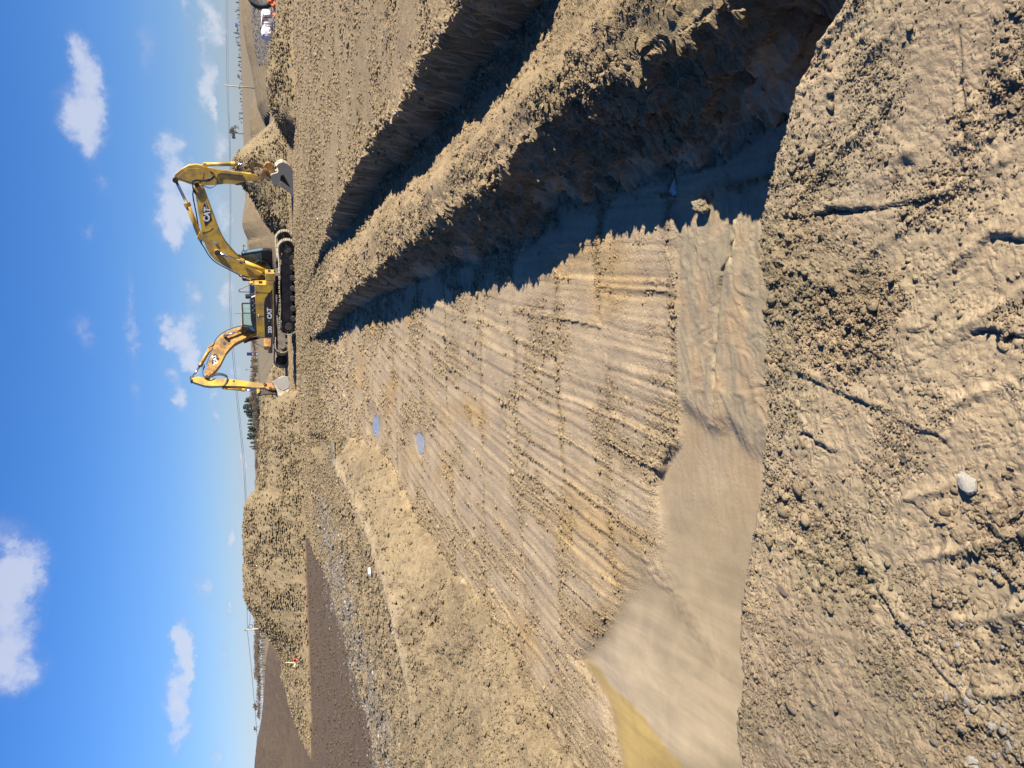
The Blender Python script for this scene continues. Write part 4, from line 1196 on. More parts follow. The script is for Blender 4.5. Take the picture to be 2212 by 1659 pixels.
# engine hood, exhaust, counterweight
hood = A.plate("engine_hood", [(556, 636), (541.5, 642), (541, 660), (541.5, 690), (545.5, 708), (556, 720)], -1.15, 1.3, M_BLK, bevel=.04)
exh = A.plate("exhaust_box", [(529.8, 639.3), (530.6, 645.5), (537.5, 645.6), (540, 643.5), (545, 643.5), (545, 639.3)], -.55, -.15, M_BLK, hood, bevel=.02)
for q in range(6):
    A.pin("hood_bolt", 546.5 + (q % 2) * 3, 650 + q * 5.2, -1.19, -1.14, .045, M_GRY, hood)
cw0, _ = A.m(575, 706, -1.5)
bm = bmesh.new()
prof = [(cw0, -1.45), (sR + .12, -1.45), (sR - .16, -1.2), (sR - .34, -.6), (sR - .4, 0), (sR - .34, .6), (sR - .16, 1.2), (sR + .12, 1.45), (cw0, 1.45)]
zc0, zc1 = zb + .25, zt + .02
a_ = [bm.verts.new((x, y, zc0)) for x, y in prof]; b_ = [bm.verts.new((x, y, zc1)) for x, y in prof]
bm.faces.new(a_); bm.faces.new(b_[::-1])
for i in range(len(prof)): bm.faces.new((a_[i], b_[i], b_[(i + 1) % len(prof)], a_[(i + 1) % len(prof)]))
bm_obj("counterweight", bm, A.root, M_YEL, bevel=.05)
# cab on the far side
zc_b, zc_t = A.m(587, 536, 1.5)[1], A.m(520.5, 536, 1.5)[1]
sc_f = A.m(560, 534.5, 1.5)[0]
def cab(Mc, sf, zb_, zt_, l0, l1, length):
    c = empty("cab"); c.parent = Mc.root
    hgt = zt_ - zb_
    bm = bmesh.new(); add_prism(bm, [(sf - length, zb_), (sf - .04, zb_), (sf, zb_ + .25), (sf - .02, zb_ + hgt * .32), (sf - length, zb_ + hgt * .42)], l0, l1)
    bm_obj("cab_body", bm, Mc.root, M_BLK, bevel=.03)
    bm = bmesh.new()
    add_prism(bm, [(sf - length, zt_ - .09), (sf - .22, zt_ - .09), (sf - .3, zt_), (sf - length + .08, zt_)], l0 - .02, l1 + .02)
    bm_obj("cab_roof", bm, Mc.root, M_BLK, bevel=.03)
    for l in (l0 + .05, l1 - .05):
        for q0, q1, r_ in ((sf - .03, sf - .24, .05), (sf - length + .06, sf - length + .06, .06), (sf - length * .58, sf - length * .58, .045)):
            bm = bmesh.new(); add_tube(bm, [(q0, l, zb_ + hgt * .3), (q1, l, zt_ - .05)], r_, 6)
            bm_obj("cab_post", bm, Mc.root, M_BLK)
    bm = bmesh.new(); add_prism(bm, [(sf - .02, zb_ + hgt * .30), (sf, zb_ + hgt * .30), (sf - .21, zt_ - .08), (sf - .23, zt_ - .08)], l0 + .08, l1 - .08)
    bm_obj("windscreen", bm, Mc.root, M_GLS)
    for l in (l0 + .03, l1 - .05):
        bm = bmesh.new(); add_prism(bm, [(sf - length + .1, zb_ + hgt * .42), (sf - .06, zb_ + hgt * .35), (sf - .24, zt_ - .09), (sf - length + .1, zt_ - .09)], l, l + .02)
        bm_obj("side_window", bm, Mc.root, M_GLS)
    bm = bmesh.new(); add_box(bm, sf - length + .3, sf - length + .8, l0 + .28, l1 - .28, zb_ + .3, zb_ + hgt * .45); add_box(bm, sf - length + .25, sf - length + .38, l0 + .28, l1 - .28, zb_ + .4, zb_ + hgt * .75)
    bm_obj("driver_seat", bm, Mc.root, M_BLK, bevel=.04)
    bpy.data.objects.remove(c)
cab(A, sc_f, zc_b, zc_t, .52, 1.5, 1.75)
A.tube("cab_guard_rail", [(530, 533, 1.45), (526, 529.5, 1.45), (526, 540, .7), (530, 545, .7)], 1.45, .02, M_BLK, n=4, seg=6)
# boom
lb = -.30
boomA = A.plate("boom", [(564, 603.5), (571, 604), (572, 597), (566, 590), (554.7, 585.5), (538, 574), (520, 562), (507, 548), (496.5, 536), (487, 524), (480, 512.7), (471, 493), (463.7, 472.7), (454, 446),
                 (445.5, 422), (440, 408), (434, 398.5), (427, 396), (421, 398.5), (419, 405), (423, 425), (429, 462), (433, 484), (436, 502), (440, 519), (445.5, 536), (454, 551), (467, 564), (492, 579), (518, 593), (540, 599)], -.30, .30, M_YEL, bevel=.02)
A.plate("boom_decal", [(443.7, 434.5), (438.5, 446), (437.8, 456), (440.2, 474.5), (443.5, 489), (450, 482), (458, 475.4), (455.2, 465.4), (449.5, 447)], -.307, -.298, M_BLK, boomA, 0)
A.text("CAT", 447.2, 463.5, -.31, .30, M_WHT, boomA, tilt=R(-6), bold=.02, stretch=.9)
A.plate("decal_line", [(443.0, 435.5), (444.0, 435.5), (449, 455), (448.2, 456)], -.312, -.306, M_WHT, boomA, 0)
A.pin("boom_pin", 469, 545.5, -.42, .42, .16, M_YEL, boomA); A.pin("boom_pin", 469.5, 545.5, -.50, .50, .085, M_DRK, boomA)
A.pin("boom_bolt", 465.5, 525, -.34, -.29, .08, M_CHR, boomA)
A.pin("boom_foot_pin", 566, 600, -.5, .5, .13, M_DRK, boomA)
A.tube("weld_seam", [(437, 503), (452, 497), (459, 491)], -.302, .012, M_YEL2, boomA, seg=5)
A.cylinder("boom_cylinder", (584, 589.5), (520, 563), (469, 545.5), -.52, .125, .065)
A.cylinder("boom_cylinder", (579, 580), (515, 555), (469, 545.5), .52, .125, .065, M_YEL2)
A.cylinder("stick_cylinder", (432, 511), (404, 440), (379, 389), 0, .135, .075)
A.plate("cylinder_bracket", [(424, 514), (432, 500), (441, 508), (443, 524)], -.14, .14, M_YEL, boomA)
# stick
la_s = -.25
stickA = A.plate("stick", [(375.3, 383.5), (378, 376), (392, 366), (407, 356.5), (424, 355), (438, 358), (447, 364), (480, 368), (520, 373), (544, 375.5), (556, 379), (560, 384), (556, 391), (548, 391.5), (543, 389.5), (520, 393), (509, 398),
                   (484, 396.5), (460, 400), (438, 400.5), (425, 401), (411, 398), (395, 391.5), (380, 389)], -.25, .25, M_YEL, bevel=.02)
A.plate("side_plate", [(383, 383), (404, 363.5), (432, 364.5), (440, 372), (438, 388), (424, 397.5), (398, 389)], -.262, -.249, M_YEL, stickA, .004)
A.pin("stick_pin", 425, 399.5, -.36, .36, .12, M_DRK, stickA)
A.pin("stick_pin", 380, 387, -.30, .30, .09, M_DRK, stickA)
lug = A.plate("stick_lug", [(430, 361), (441, 351), (447, 353), (448, 364)], -.1, .1, M_YEL, stickA)
A.cylinder("bucket_cylinder", (441, 355), (506, 354.5), (545, 354.3), 0, .105, .055)
A.plate("lift_eye", [(501, 396), (512, 400.5), (524, 399.5), (528, 393)], -.03, .03, M_YEL2, stickA, .005)
# hoses over the elbow
for k, off in enumerate((0, 2.5, 5)):
    A.tube("hose", [(424, 421 - off, -.33), (418, 412 - off, -.36), (416, 398 - off, -.4), (421, 391 - off * .6, -.4), (436, 391 - off * .4, -.36), (452, 391 - off, -.33), (461, 384 - off, -.31), (462, 376, -.29), (452, 368, -.28)], -.35, .028, M_HOSE, stickA, n=4, seg=6)
A.tube("hose", [(438, 400, -.33), (452, 406, -.36), (463, 402, -.34), (470, 394, -.31), (471, 378, -.28), (477, 374.5, -.27), (505, 377, -.27), (525, 379.5, -.27)], -.33, .025, M_HOSE, stickA, n=4, seg=6)
A.tube("hose", [(518, 594.5, -.28), (490, 580, -.28), (466, 566.5, -.28), (452, 553, -.28), (443, 538, -.28), (434, 524, -.3), (427, 513, -.2)], -.28, .03, M_HOSE, boomA, n=4, seg=6)
A.tube("hose", [(436, 528, .1), (430, 500, .1), (424, 462, .1), (417, 425, .1), (418, 408, -.2)], .1, .035, M_HOSE, boomA, n=4, seg=6)
A.tube("hose", [(517, 596, -.2), (530, 601, -.5), (545, 606, -.6), (556, 612, -.7), (566, 610, -.7)], -.3, .04, M_YEL2, boomA, n=4, seg=6)
for q in range(4):
    A.tube("hose", [(548 + q * 3, 569 - q * 2, .1), (558 + q * 4, 574 - q * 3, .2), (570 + q * 3, 578 - q * 2, .2), (580 + q * 2, 586 - q, .1)], .1, .03, M_HOSE, boomA, n=4, seg=6)
# linkage and quick coupler
lk = A.plate("bucket_link", [(540, 352), (544, 348), (550, 349), (551, 356), (548, 366), (548, 378), (551, 384), (547, 388), (542, 385), (542, 370)], -.22, -.16, M_BRZ, bevel=.01)
A.plate("bucket_link", [(540, 352), (544, 348), (550, 349), (551, 356), (548, 366), (548, 378), (551, 384), (547, 388), (542, 385), (542, 370)], .16, .22, M_BRZ, bevel=.01)
A.plate("connecting_rod", [(543, 349), (549, 350), (574, 358), (582, 362), (580, 368), (572, 366), (546, 357)], -.1, .1, M_BRZ, bevel=.01)
cp = A.plate("quick_coupler", [(561, 380), (559.5, 386), (563, 391), (569, 389), (573, 380), (580, 377), (588, 372), (592, 366), (591, 357), (583, 350.5), (575, 352), (568, 360), (569, 368), (564, 374)], -.26, .26, M_YEL2, bevel=.015)
for px, py, rr in ((574, 368, .11), (565, 386, .12), (590, 371, .12), (579.5, 386.5, .12)):
    A.pin("coupler_pin", px, py, -.34, .34, rr, M_YEL2, cp); A.pin("coupler_pin", px, py, -.37, .37, rr * .5, M_GRY, cp)
A.plate("bucket_ears", [(577, 380), (575, 388), (583, 389), (591, 382), (597, 375), (592, 366), (586, 368)], -.30, -.24, M_YEL2, cp, bevel=.01)
# bucket
bout = [(585, 380.6), (586, 377.5), (592, 375.5), (599, 373.5), (603, 367), (600, 362), (596, 359.5), (602, 353), (611, 350), (620.5, 354), (628, 360), (633, 368.5), (637, 378), (639, 388), (639.8, 399), (638.8, 412), (636.5, 436), (632, 426), (625, 417), (617, 411), (603, 402), (594.6, 399.7), (588, 397.5), (585.5, 388)]
shell_line = bout[0:17]
bw = .78
bmB = bmesh.new()
pa_ = [A.m(x, y, -bw) for x, y in shell_line]
inner = []
for i, (s, z) in enumerate(pa_):
    s0, z0 = pa_[max(i - 1, 0)]; s1, z1 = pa_[min(i + 1, len(pa_) - 1)]
    tx, tz = s1 - s0, z1 - z0; L_ = math.hypot(tx, tz) + 1e-9
    inner.append((s + tz / L_ * .05, z - tx / L_ * .05))
cen = (sum(p[0] for p in pa_) / len(pa_), sum(p[1] for p in pa_) / len(pa_))
for i in range(len(pa_) - 1):
    q = [pa_[i], pa_[i + 1], inner[i + 1], inner[i]]
    add_prism(bmB, q, -bw, bw)
shell = bm_obj("bucket", bmB, A.root, M_MUD)
sp = [(p[0] * .985 + cen[0] * .015, p[1] * .985 + cen[1] * .015) for p in [A.m(x, y, -bw) for x, y in bout]]
for l0_, l1_ in ((-bw - .03, -bw + .02), (bw - .02, bw + .03)):
    bm = bmesh.new(); add_prism(bm, sp, l0_, l1_); bm_obj("bucket_side", bm, shell, M_GRY)
A.plate("side_cutter", [(606, 391), (612, 394), (634.5, 412), (633, 425), (625, 416), (603, 402)], -bw - .07, -bw - .03, M_GRY, shell, .008)
A.plate("wear_strip", [(630.5, 372), (632, 372), (635, 396), (635.5, 408), (634, 408), (633, 396)], -bw - .05, -bw - .03, M_GRY, shell, 0)
A.plate("caked_mud", [(606, 380), (612, 377), (616, 384), (622, 396), (627, 404), (620, 402), (612, 396), (605, 390)], -bw - .055, -bw - .03, M_SOIL, shell, .01)
bm = bmesh.new()
tipx, tipz = A.m(636, 434, -bw)
for k in range(6):
    yk = -bw + .08 + k * (2 * bw - .16) / 5
    add_prism(bm, [(tipx + .12, tipz + .05), (tipx - .22, tipz - .03), (tipx - .24, tipz - .06), (tipx + .12, tipz - .05)], yk - .06, yk + .06)
bm_obj("bucket_teeth", bm, shell, M_GRY)

# ---- far excavator (faces left) ---------------------------------------------------
yawB = math.pi + R(17)
FB = Vector((math.cos(yawB), math.sin(yawB), 0)); LB = Vector((-math.sin(yawB), math.cos(yawB), 0))
n0 = at_h(621, 752, 2.56)
OB = n0 - FB * 2.2 - LB * 1.35; OB.z = -.12
B = Machine("excavator", OB, yawB)
tag(B.root, 'yellow excavator behind the other, facing away from it, arm hanging straight down', 'excavator', 'excavators beyond the pit')
B.track(-1.35, 2.15, .45, .62); B.track(1.35, 2.15, .45, .62)
bm = bmesh.new(); add_box(bm, -1.2, 1.2, -1.05, 1.05, .45, .85); add_tube(bm, [(0, 0, .8), (0, 0, 1.12)], .75, 28); bm_obj("undercarriage", bm, B.root, M_TRF)
bm = bmesh.new(); add_box(bm, -3.0, 1.55, -1.45, 1.45, 1.1, 1.38); bm_obj("turntable_deck", bm, B.root, M_BLK, bevel=.02)
bm = bmesh.new(); add_box(bm, -3.0, -.2, -1.45, 1.45, 1.38, 2.35); bm_obj("engine_housing", bm, B.root, M_YEL2, bevel=.05)
bm = bmesh.new(); add_box(bm, -3.35, -2.6, -1.45, 1.45, 1.12, 2.5); bm_obj("counterweight", bm, B.root, M_YEL, bevel=.08)
lc = 1.5
sfB = B.m(535, 708, lc)[0]; srB = B.m(535, 653, lc)[0]; ztB = B.m(522.5, 690, lc)[1]
cab(B, sfB, 1.2, ztB, .5, 1.5, abs(sfB - srB))
B.plate("roof_strip", [(520.8, 655), (520.8, 705), (523.4, 706), (523.4, 654)], .55, 1.45, M_YEL2, bevel=.01)
B.tube("antenna", [(524, 677.5), (493, 677)], 1.2, .016, M_GRY, seg=5)
B.plate("step_box", [(570, 731), (570, 746), (573, 749), (583, 749), (586, 745), (586, 731)], .8, 1.5, M_YEL2, bevel=.03)
B.tube("mirror_arm", [(541, 787, 1.2), (545, 791, 1.2)], 1.2, .015, M_BLK, seg=5)
B.tube("guard_rail", [(540, 734, .2), (552, 741, .9), (565, 748, 1.4), (571, 751, 1.5), (583, 751, 1.5), (586, 747, 1.5)], 1.2, .02, M_BLK, n=3, seg=5)
boomB = B.plate("boom", [(556, 700), (524.5, 705), (501.6, 711), (489, 716), (478, 723), (470, 732), (464, 742.6), (456, 765), (448, 790), (442, 806), (442, 812), (446, 815.5), (452, 812.5), (458, 806), (466, 800), (476, 786), (487.8, 762), (496, 751), (505.6, 742.6), (514, 737), (523.5, 733), (540, 724), (562, 716)], -.3, .3, M_YEL2, bevel=.02)
B.plate("boom_decal", [(464, 763), (469, 768), (474.5, 775.5), (466, 784), (459.5, 791.5), (457.5, 786), (458, 777), (460, 768)], .298, .307, M_BLK, boomB, 0)
B.text("CAT", 464.8, 776.5, .31, .24, M_WHT, boomB, tilt=R(14), bold=.012)
B.plate("decal_line", [(460.5, 790), (459.3, 787.5), (466, 781.5), (466.6, 782.6)], .307, .312, M_WHT, boomB, 0)
B.pin("boom_pin", 486, 726, -.45, .45, .10, M_DRK, boomB); B.pin("boom_pin", 484.5, 741, -.33, .33, .11, M_DRK, boomB)
B.cylinder("boom_cylinder", (553, 706), (520, 713.5), (486, 726), .50, .10, .06, M_BLK)
B.cylinder("boom_cylinder", (560, 728.5), (528, 737), (484, 742), -.50, .12, .065, M_BLK)
B.cylinder("stick_cylinder", (456, 748), (433, 789), (414.4, 817), 0, .125, .07, M_YEL2)
B.plate("cylinder_bracket", [(450, 762), (448, 750), (462, 738), (468, 745)], -.12, .12, M_YEL2, boomB)
stickB = B.plate("stick", [(411.4, 820), (413, 817), (428, 813), (440, 815), (452, 819), (470, 817), (491.7, 818), (525, 822), (557, 827), (575, 829), (580, 832.5), (575, 837), (557, 838), (520, 834), (480, 833), (452, 834), (440, 832), (418, 825)], -.25, .25, M_YEL, bevel=.02)
B.pin("stick_pin", 447, 813.5, -.36, .36, .12, M_DRK, stickB)
B.pin("stick_pin", 413, 820, -.3, .3, .08, M_DRK, stickB)
B.cylinder("bucket_cylinder", (480, 838), (528, 842), (556, 846), 0, .10, .05)
for k in range(3):
    o_ = k * 2.0
    B.tube("hose", [(442, 788 + o_, .2), (438, 798 + o_, .3), (440, 812 + o_ * .5, .38), (452, 816, .4), (466, 811 - o_, .38), (480, 811 - o_, .36), (491, 817 - o_, .33), (488, 829 - o_, .28), (482, 834, .25)], .3, .028, M_HOSE, stickB, n=4, seg=6)
B.tube("hose", [(524, 703, .2), (500, 709.5, .2), (478, 721, .2), (466, 733, .2), (460, 745, .15), (450, 751, .1)], .2, .03, M_HOSE, boomB, n=4, seg=6)
B.tube("hose", [(461, 746, .25), (453, 768, .25), (446, 788, .25)], .2, .025, M_HOSE, boomB, n=3, seg=6)
B.plate("grease_stain", [(502, 822), (506, 821), (508, 824), (504, 826)], .251, .256, M_DRK, stickB, 0)
B.plate("bucket_link", [(554, 826), (560, 826), (561, 848), (555, 851)], .14, .2, M_YEL, bevel=.01)
B.plate("bucket_link", [(554, 826), (560, 826), (561, 848), (555, 851)], -.2, -.14, M_YEL, bevel=.01)
B.plate("connecting_rod", [(556, 845), (590, 840), (601, 846), (598, 852), (584, 850), (558, 854)], -.12, .1, M_DRK, bevel=.01)
cpB = B.plate("quick_coupler", [(567, 829), (572, 825), (584, 829), (592, 827), (600, 832), (599, 841), (590, 843), (578, 841), (570, 836)], -.25, .25, M_ORG, bevel=.02)
for px, py in ((572, 829), (584, 838), (595, 830), (592, 840)):
    B.pin("coupler_pin", px, py, -.32, .32, .1, M_DRK, cpB)
bkB = [(587, 824), (598, 818), (610.7, 811), (624.6, 813.5), (627, 825), (626.6, 840), (622, 852), (614.7, 861.6), (606.8, 861.6), (601, 853), (599, 841), (593, 832)]
bB = B.plate("bucket", bkB, -.70, .70, M_MUD, bevel=.05)
B.plate("bucket_side", [(590, 825), (610.5, 813), (623, 815), (625, 826), (624, 838), (612, 844), (600, 838)], .70, .74, M_GRY, bB, bevel=.01)
bm = bmesh.new()
tx_, tz_ = B.m(625, 814, .7)
for k in range(5):
    yk = -.6 + k * .3
    add_prism(bm, [(tx_ + .1, tz_ + .05), (tx_ - .25, tz_ + .02), (tx_ - .25, tz_ - .03), (tx_ + .1, tz_ - .08)], yk - .05, yk + .05)
bm_obj("bucket_teeth", bm, bB, M_GRY)

# ------------------------------------------------------------------ trees far beyond the fields
M_NEEDLE = simple("spruce_needles", (.028, .045, .022), .9, 0, (.05, .06, .03), .4, .8)
M_TRUNK = simple("bark", (.10, .08, .062), .95, 0, (.05, .04, .03), .5, 2)
M_TWIG = simple("bare_twigs", (.125, .10, .085), .95)
M_TWIG2 = simple("reddish_bare_twigs", (.12, .088, .062), .95)


def spruce_mesh(seed, h=7.0, w=1.5):
    g = random.Random(seed); V = []; Fq = []
    n = 1300
    for i in range(n):
        z = h * (.06 + .94 * g.random() ** .85); rmax = w * (1 - z / h) ** .8 * (.7 + .35 * math.sin(z * 5.5 + seed)) + .08
        r = rmax * g.random() ** .45; a = g.random() * 6.283
        c = Vector((r * math.cos(a), r * math.sin(a), z - r * .25)); s = .16 + .22 * g.random() * (1 - z / h) + .05
        d = Vector((math.cos(a), math.sin(a), -.35 + .3 * g.random())) * s * 1.5; e = Vector((-math.sin(a), math.cos(a), g.random() - .5)) * s * .7
        k = len(V); V += [c - e * .5, c + d, c + e * .5 + Vector((0, 0, s * .3))]; Fq.append((k, k + 1, k + 2))
    return np_mesh("spruce_crown", np.array([v[:] for v in V]), np.array(Fq), smooth=False)


def trunk_mesh(h, r):
    bm = bmesh.new(); add_tube(bm, [(0, 0, -.3), (0, 0, h * .5), (0, 0, h)], [r, r * .7, r * .15], 6)
    me = bpy.data.meshes.new("trunk"); bm.to_mesh(me); bm.free(); return me


def bare_mesh(seed, h=6.0, spread=.55, depth=5, thick=.09):
    g = random.Random(seed); tr = bmesh.new(); tw = bmesh.new()
    def grow(p, d, L_, r, lev):
        q = p + d * L_
        add_tube(tr if lev < 2 else tw, [p, q], [r, r * .65], 5 if lev < 2 else 3, cap=False)
        if lev >= depth: return
        nb = 3 if lev < depth - 1 else 4
        for k in range(nb):
            a = Vector((g.gauss(0, 1), g.gauss(0, 1), g.gauss(0, .6))); a.normalize()
            nd = (d + a * spread * (1.1 if lev else .8) + Vector((0, 0, .12))).normalized()
            grow(p + d * L_ * (.55 + .45 * g.random()) if lev else q - d * L_ * .35 * g.random(), nd, L_ * (.62 + .2 * g.random()), max(r * .6, .035), lev + 1)
    grow(Vector((0, 0, -.1)), Vector((0, 0, 1)), h * .30, thick, 0)
    out_ = []
    for bm, nm in ((tr, "trunk"), (tw, "crown")):
        me = bpy.data.meshes.new(nm); bm.to_mesh(me); bm.free(); out_.append(me)
    return out_


SPR = [(spruce_mesh(s, 7, w), trunk_mesh(6.5, .12)) for s, w in ((1, 1.35), (2, 1.7), (3, 1.1), (4, 2.1))]
BAR = [bare_mesh(s, 6, sp, 5, .12) for s, sp in ((11, .75), (12, .9), (13, .8), (14, 1.0))]
LONE = bare_mesh(21, 6, .85, 6, .15)


def tree(kind, idx, px_base, py, px_top, D, name, label, cat, group, wmul=1.0, mat=None):
    b_ = at_D(px_base, py, D); t_ = at_D(px_top, py, D)
    h = max(t_.z - b_.z, .5)
    root = empty(name, b_, random.random() * 6.28)
    if kind == 's':
        me, tm = SPR[idx % 4]; sc = h / 7
        cr_ = link("crown", me, root); tk = link("trunk", tm, root)
        if not me.materials: me.materials.append(M_NEEDLE)
        if not tm.materials: tm.materials.append(M_TRUNK)
    else:
        tm, me = (LONE if kind == 'l' else BAR[idx % 4]); zmax = max(v.co.z for v in me.vertices); sc = h / zmax
        tk = link("trunk", tm, root); cr_ = link("crown", me, root)
        if not tm.materials: tm.materials.append(M_TRUNK)
        if not me.materials: me.materials.append(mat or M_TWIG)
    for o in (cr_, tk): o.scale = (sc * wmul, sc * wmul, sc)
    tag(root, label, cat, group)
    return root


D0 = 250
gz = 'distant treeline beyond the field'
spr_list = [(541, 778.5, 1.0), (540, 792.5, 1.0), (540.5, 802, .8), (530.6, 861, 1.1), (526, 874, 1.1), (524.8, 878.5, 1.2), (526.5, 887.5, 1.2), (531, 893, 1.0), (536.4, 900.7, .9), (535.5, 907, .9), (534, 914.8, .9),
            (534.7, 922, .9), (535.5, 929.6, 1.0), (534, 937, 1.0), (533, 945, 1.1), (540.5, 955, .9), (538.4, 963.5, .7), (544, 968, .8), (528, 866, 1.0), (533, 897, .9), (537, 941, 1.0), (538, 926, 1.0)]
for i, (tp, py, w) in enumerate(spr_list):
    tree('s', i, 561 + (py - 757) * .03, py, tp, D0 + (i % 5) * 4, "spruce_tree", 'dark green spruce in the dense middle stretch of the distant treeline', 'tree', 'dense dark spruces of the middle treeline', wmul=w * 1.25 * (1 + .3 * (i % 2)))
for i in range(56):
    py = 735 + i * 5.5 + random.uniform(-3, 3)
    base = 560 + (py - 757) * .03; top = base - random.uniform(12, 20) - (7 if 820 < py < 870 else 0)
    tree('b', i, base, py, top, D0 - 18 - (i % 4) * 5, "bare_tree", 'bare reddish brown scrub tree among the spruces of the middle treeline', 'tree', 'bare scrub trees of the middle treeline', wmul=1.5, mat=M_TWIG2)
for i in range(44):
    py = 1336 + i * 4.9 + random.uniform(-2, 2)
    base = 573 - max(0, py - 1440) * .05; top = (548 if py < 1460 else 554) + random.uniform(-2.5, 3) + (5 if py < 1350 else 0)
    tree('b', i + 1, base, py, top, 235 - (i % 5) * 6, "bare_tree", 'bare grey tree in the leafless wood behind the dark bank on the left', 'tree', 'leafless wood on the left', wmul=1.7)
tree('l', 0, 567, 1527, 545, 150, "bare_tree", 'tall bare spreading tree rising over the left end of the leafless wood', 'tree', None, wmul=1.3)
tree('b', 2, 563, 1568, 546.5, 150, "bare_tree", 'bare bush on the crest of the dark bank at far left', 'tree', None, wmul=1.2)
for i, (tp, bs, py, w) in enumerate([(506, 513, 25, 1), (510, 515, 41, 1), (504.5, 517, 72, 1.2), (507.5, 517, 82, 1.1), (515, 520, 105, .8), (513, 521, 153, .9), (515, 521, 190.5, .8), (516, 521, 202, .9), (518, 522, 213, .7), (517, 521, 125, 1.4), (511, 516.5, 60, 1.0)]):
    tree('s', i + 1, bs, py, tp, 260, "spruce_tree", 'small dark conifer on the skyline at far right', 'tree', 'small conifers on the far right skyline', wmul=w)
for i, (tp, bs, py) in enumerate([(510, 516.5, 66), (509, 517, 90), (512, 521, 164), (516, 522, 247), (515, 522, 256), (513, 519, 98), (514, 521, 140)]):
    tree('b', i, bs, py, tp, 255, "bare_tree", 'low bare bush on the far right skyline', 'tree', 'low bare bushes on the far right skyline', wmul=1.8)
for i in range(34):
    py = -8 + i * 8.2 + random.uniform(-3, 3); bs = 516.5 + py * .033
    kk = 's' if i % 3 else 'b'
    tree(kk, i, bs, py, bs - random.uniform(3.5, 8), 262 + i % 4, "spruce_tree" if kk == 's' else "bare_tree", 'small dark conifer on the skyline at far right' if kk == 's' else 'low bare bush on the far right skyline', 'tree', 'small conifers on the far right skyline' if kk == 's' else 'low bare bushes on the far right skyline', wmul=1.9)
tree('l', 0, 526, 289, 493.5, 120, "bare_tree", 'large rounded bare tree on the skyline right of the clod mound', 'tree', None, wmul=1.25)

# ------------------------------------------------------------------ poles, wires, signs
M_POLE = simple("weathered_pole", (.28, .24, .18), .85, 0, (.2, .16, .11), .4, 2)
M_WIRE = simple("wire", (.05, .05, .06), .5)


def pole(name, xt, yt, xb, yb, D, r, label, cat):
    a = at_D(xb, yb, D); c = at_D(xt, yt, D); base = a.copy(); base.z = min(a.z, 0) - .5; base.x = a.x; 
    root = empty(name, (a.x, D, base.z))
    bm = bmesh.new(); add_tube(bm, [(0, 0, 0), (c.x - a.x, 0, c.z - base.z)], [r, r * .75], 8); bm_obj("post", bm, root, M_POLE, smooth=True)
    tag(root, label, cat); return root, c


pr, pc = pole("utility_pole", 484, 184.3, 521, 187.5, 130, .12, 'plain pale wooden utility pole on the right skyline', 'utility pole')
pl_, plc = pole("utility_pole", 532.2, 1361, 573, 1356.5, 110, .13, 'pale utility pole with a hanging cable coil, left of the spoil berm', 'utility pole')
bm = bmesh.new(); add_tube(bm, [(-.05, 0, 0), (.05, 0, .25)], .1, 8)
ins = bm_obj("insulator", bm, pl_, M_GRY); ins.location = plc - pl_.location
rc = at_D(541.3, 1353.2, 110) - pl_.location
bm = bmesh.new()
ring = [(rc.x + .27 * math.cos(a * .3142), 0, rc.z + .27 * math.sin(a * .3142)) for a in range(21)]
add_tube(bm, ring, .035, 6); bm_obj("cable_coil", bm, pl_, M_HOSE)
bm = bmesh.new(); add_box(bm, -.6, .6, -.05, .05, 0, .08)
cx_ = bm_obj("crossarm", bm, pr, M_POLE); cx_.location = (pc - pr.location) + Vector((0, 0, -1.0))


def wire(pix, label, r=.028):
    """pixel, pixel, distance"""
    pts = smooth_pts([at_D(x, y, D) for x, y, D in pix], 8)
    bm = bmesh.new(); add_tube(bm, pts, r, 4, cap=False)
    o = bm_obj("power_line", bm, None, M_WIRE, smooth=True)
    return tag(o, label, 'power line')


wire([(486.5, -60, 140), (488.2, 0, 138), (490, 184.5, 130), (494.5, 290, 128), (497, 450, 125), (495, 600, 122), (497.5, 700, 120), (505.6, 804, 118), (515.5, 901, 116), (526, 1010, 114), (531, 1120, 112), (533, 1240, 111), (534.2, 1359, 110)],
     'upper power line crossing the sky from the right pole to the coil pole')
wire([(490.5, -60, 140), (492, 0, 138), (493, 184.5, 130), (497, 300, 128), (499, 450, 125), (498, 600, 122), (501, 700, 120), (509, 804, 118), (518.5, 901, 116), (529, 1010, 114), (533, 1120, 112), (535, 1240, 111), (536.5, 1290, 110.5), (540.5, 1330, 110), (537.5, 1358, 110)],
     'lower power line just beneath the upper one, sagging at the coil pole', .024)
wire([(534.2, 1361, 110), (538.5, 1400, 110), (543.8, 1454, 110), (549.5, 1518, 110), (555.5, 1590, 110), (562, 1690, 110)], 'power line running left from the coil pole over the dark bank', .026)

M_BLUE = simple("blue_sign", (.02, .045, .22), .4); M_DKB = simple("dark_blue_sign", (.012, .02, .08), .4); M_PGN = simple("pale_green_panel", (.45, .52, .48), .5)
def box_at(x0, x1, y0, y1, D, depth, name, mat, parent=None, org=None, off=0):
    a = at_D(x1, y1, D); c = at_D(x0, y0, D)
    bm = bmesh.new(); o = org or Vector((0, 0, 0))
    add_prism(bm, [(a.x - o.x, a.z - o.z), (c.x - o.x, a.z - o.z), (c.x - o.x, c.z - o.z), (a.x - o.x, c.z - o.z)], off - depth / 2, off + depth / 2)
    return bm_obj(name, bm, parent, mat)
so = at_D(556, 765, 230); sroot = empty("sign_tower", so)
box_at(533, 548.5, 761.5, 768, 230, .5, "upper_panel", M_DKB, sroot, so)
box_at(547.5, 556, 761.2, 763.4, 230, .5, "leg", M_BLUE, sroot, so, .02); box_at(547.5, 556, 766.2, 768.6, 230, .5, "leg", M_BLUE, sroot, so, .02)
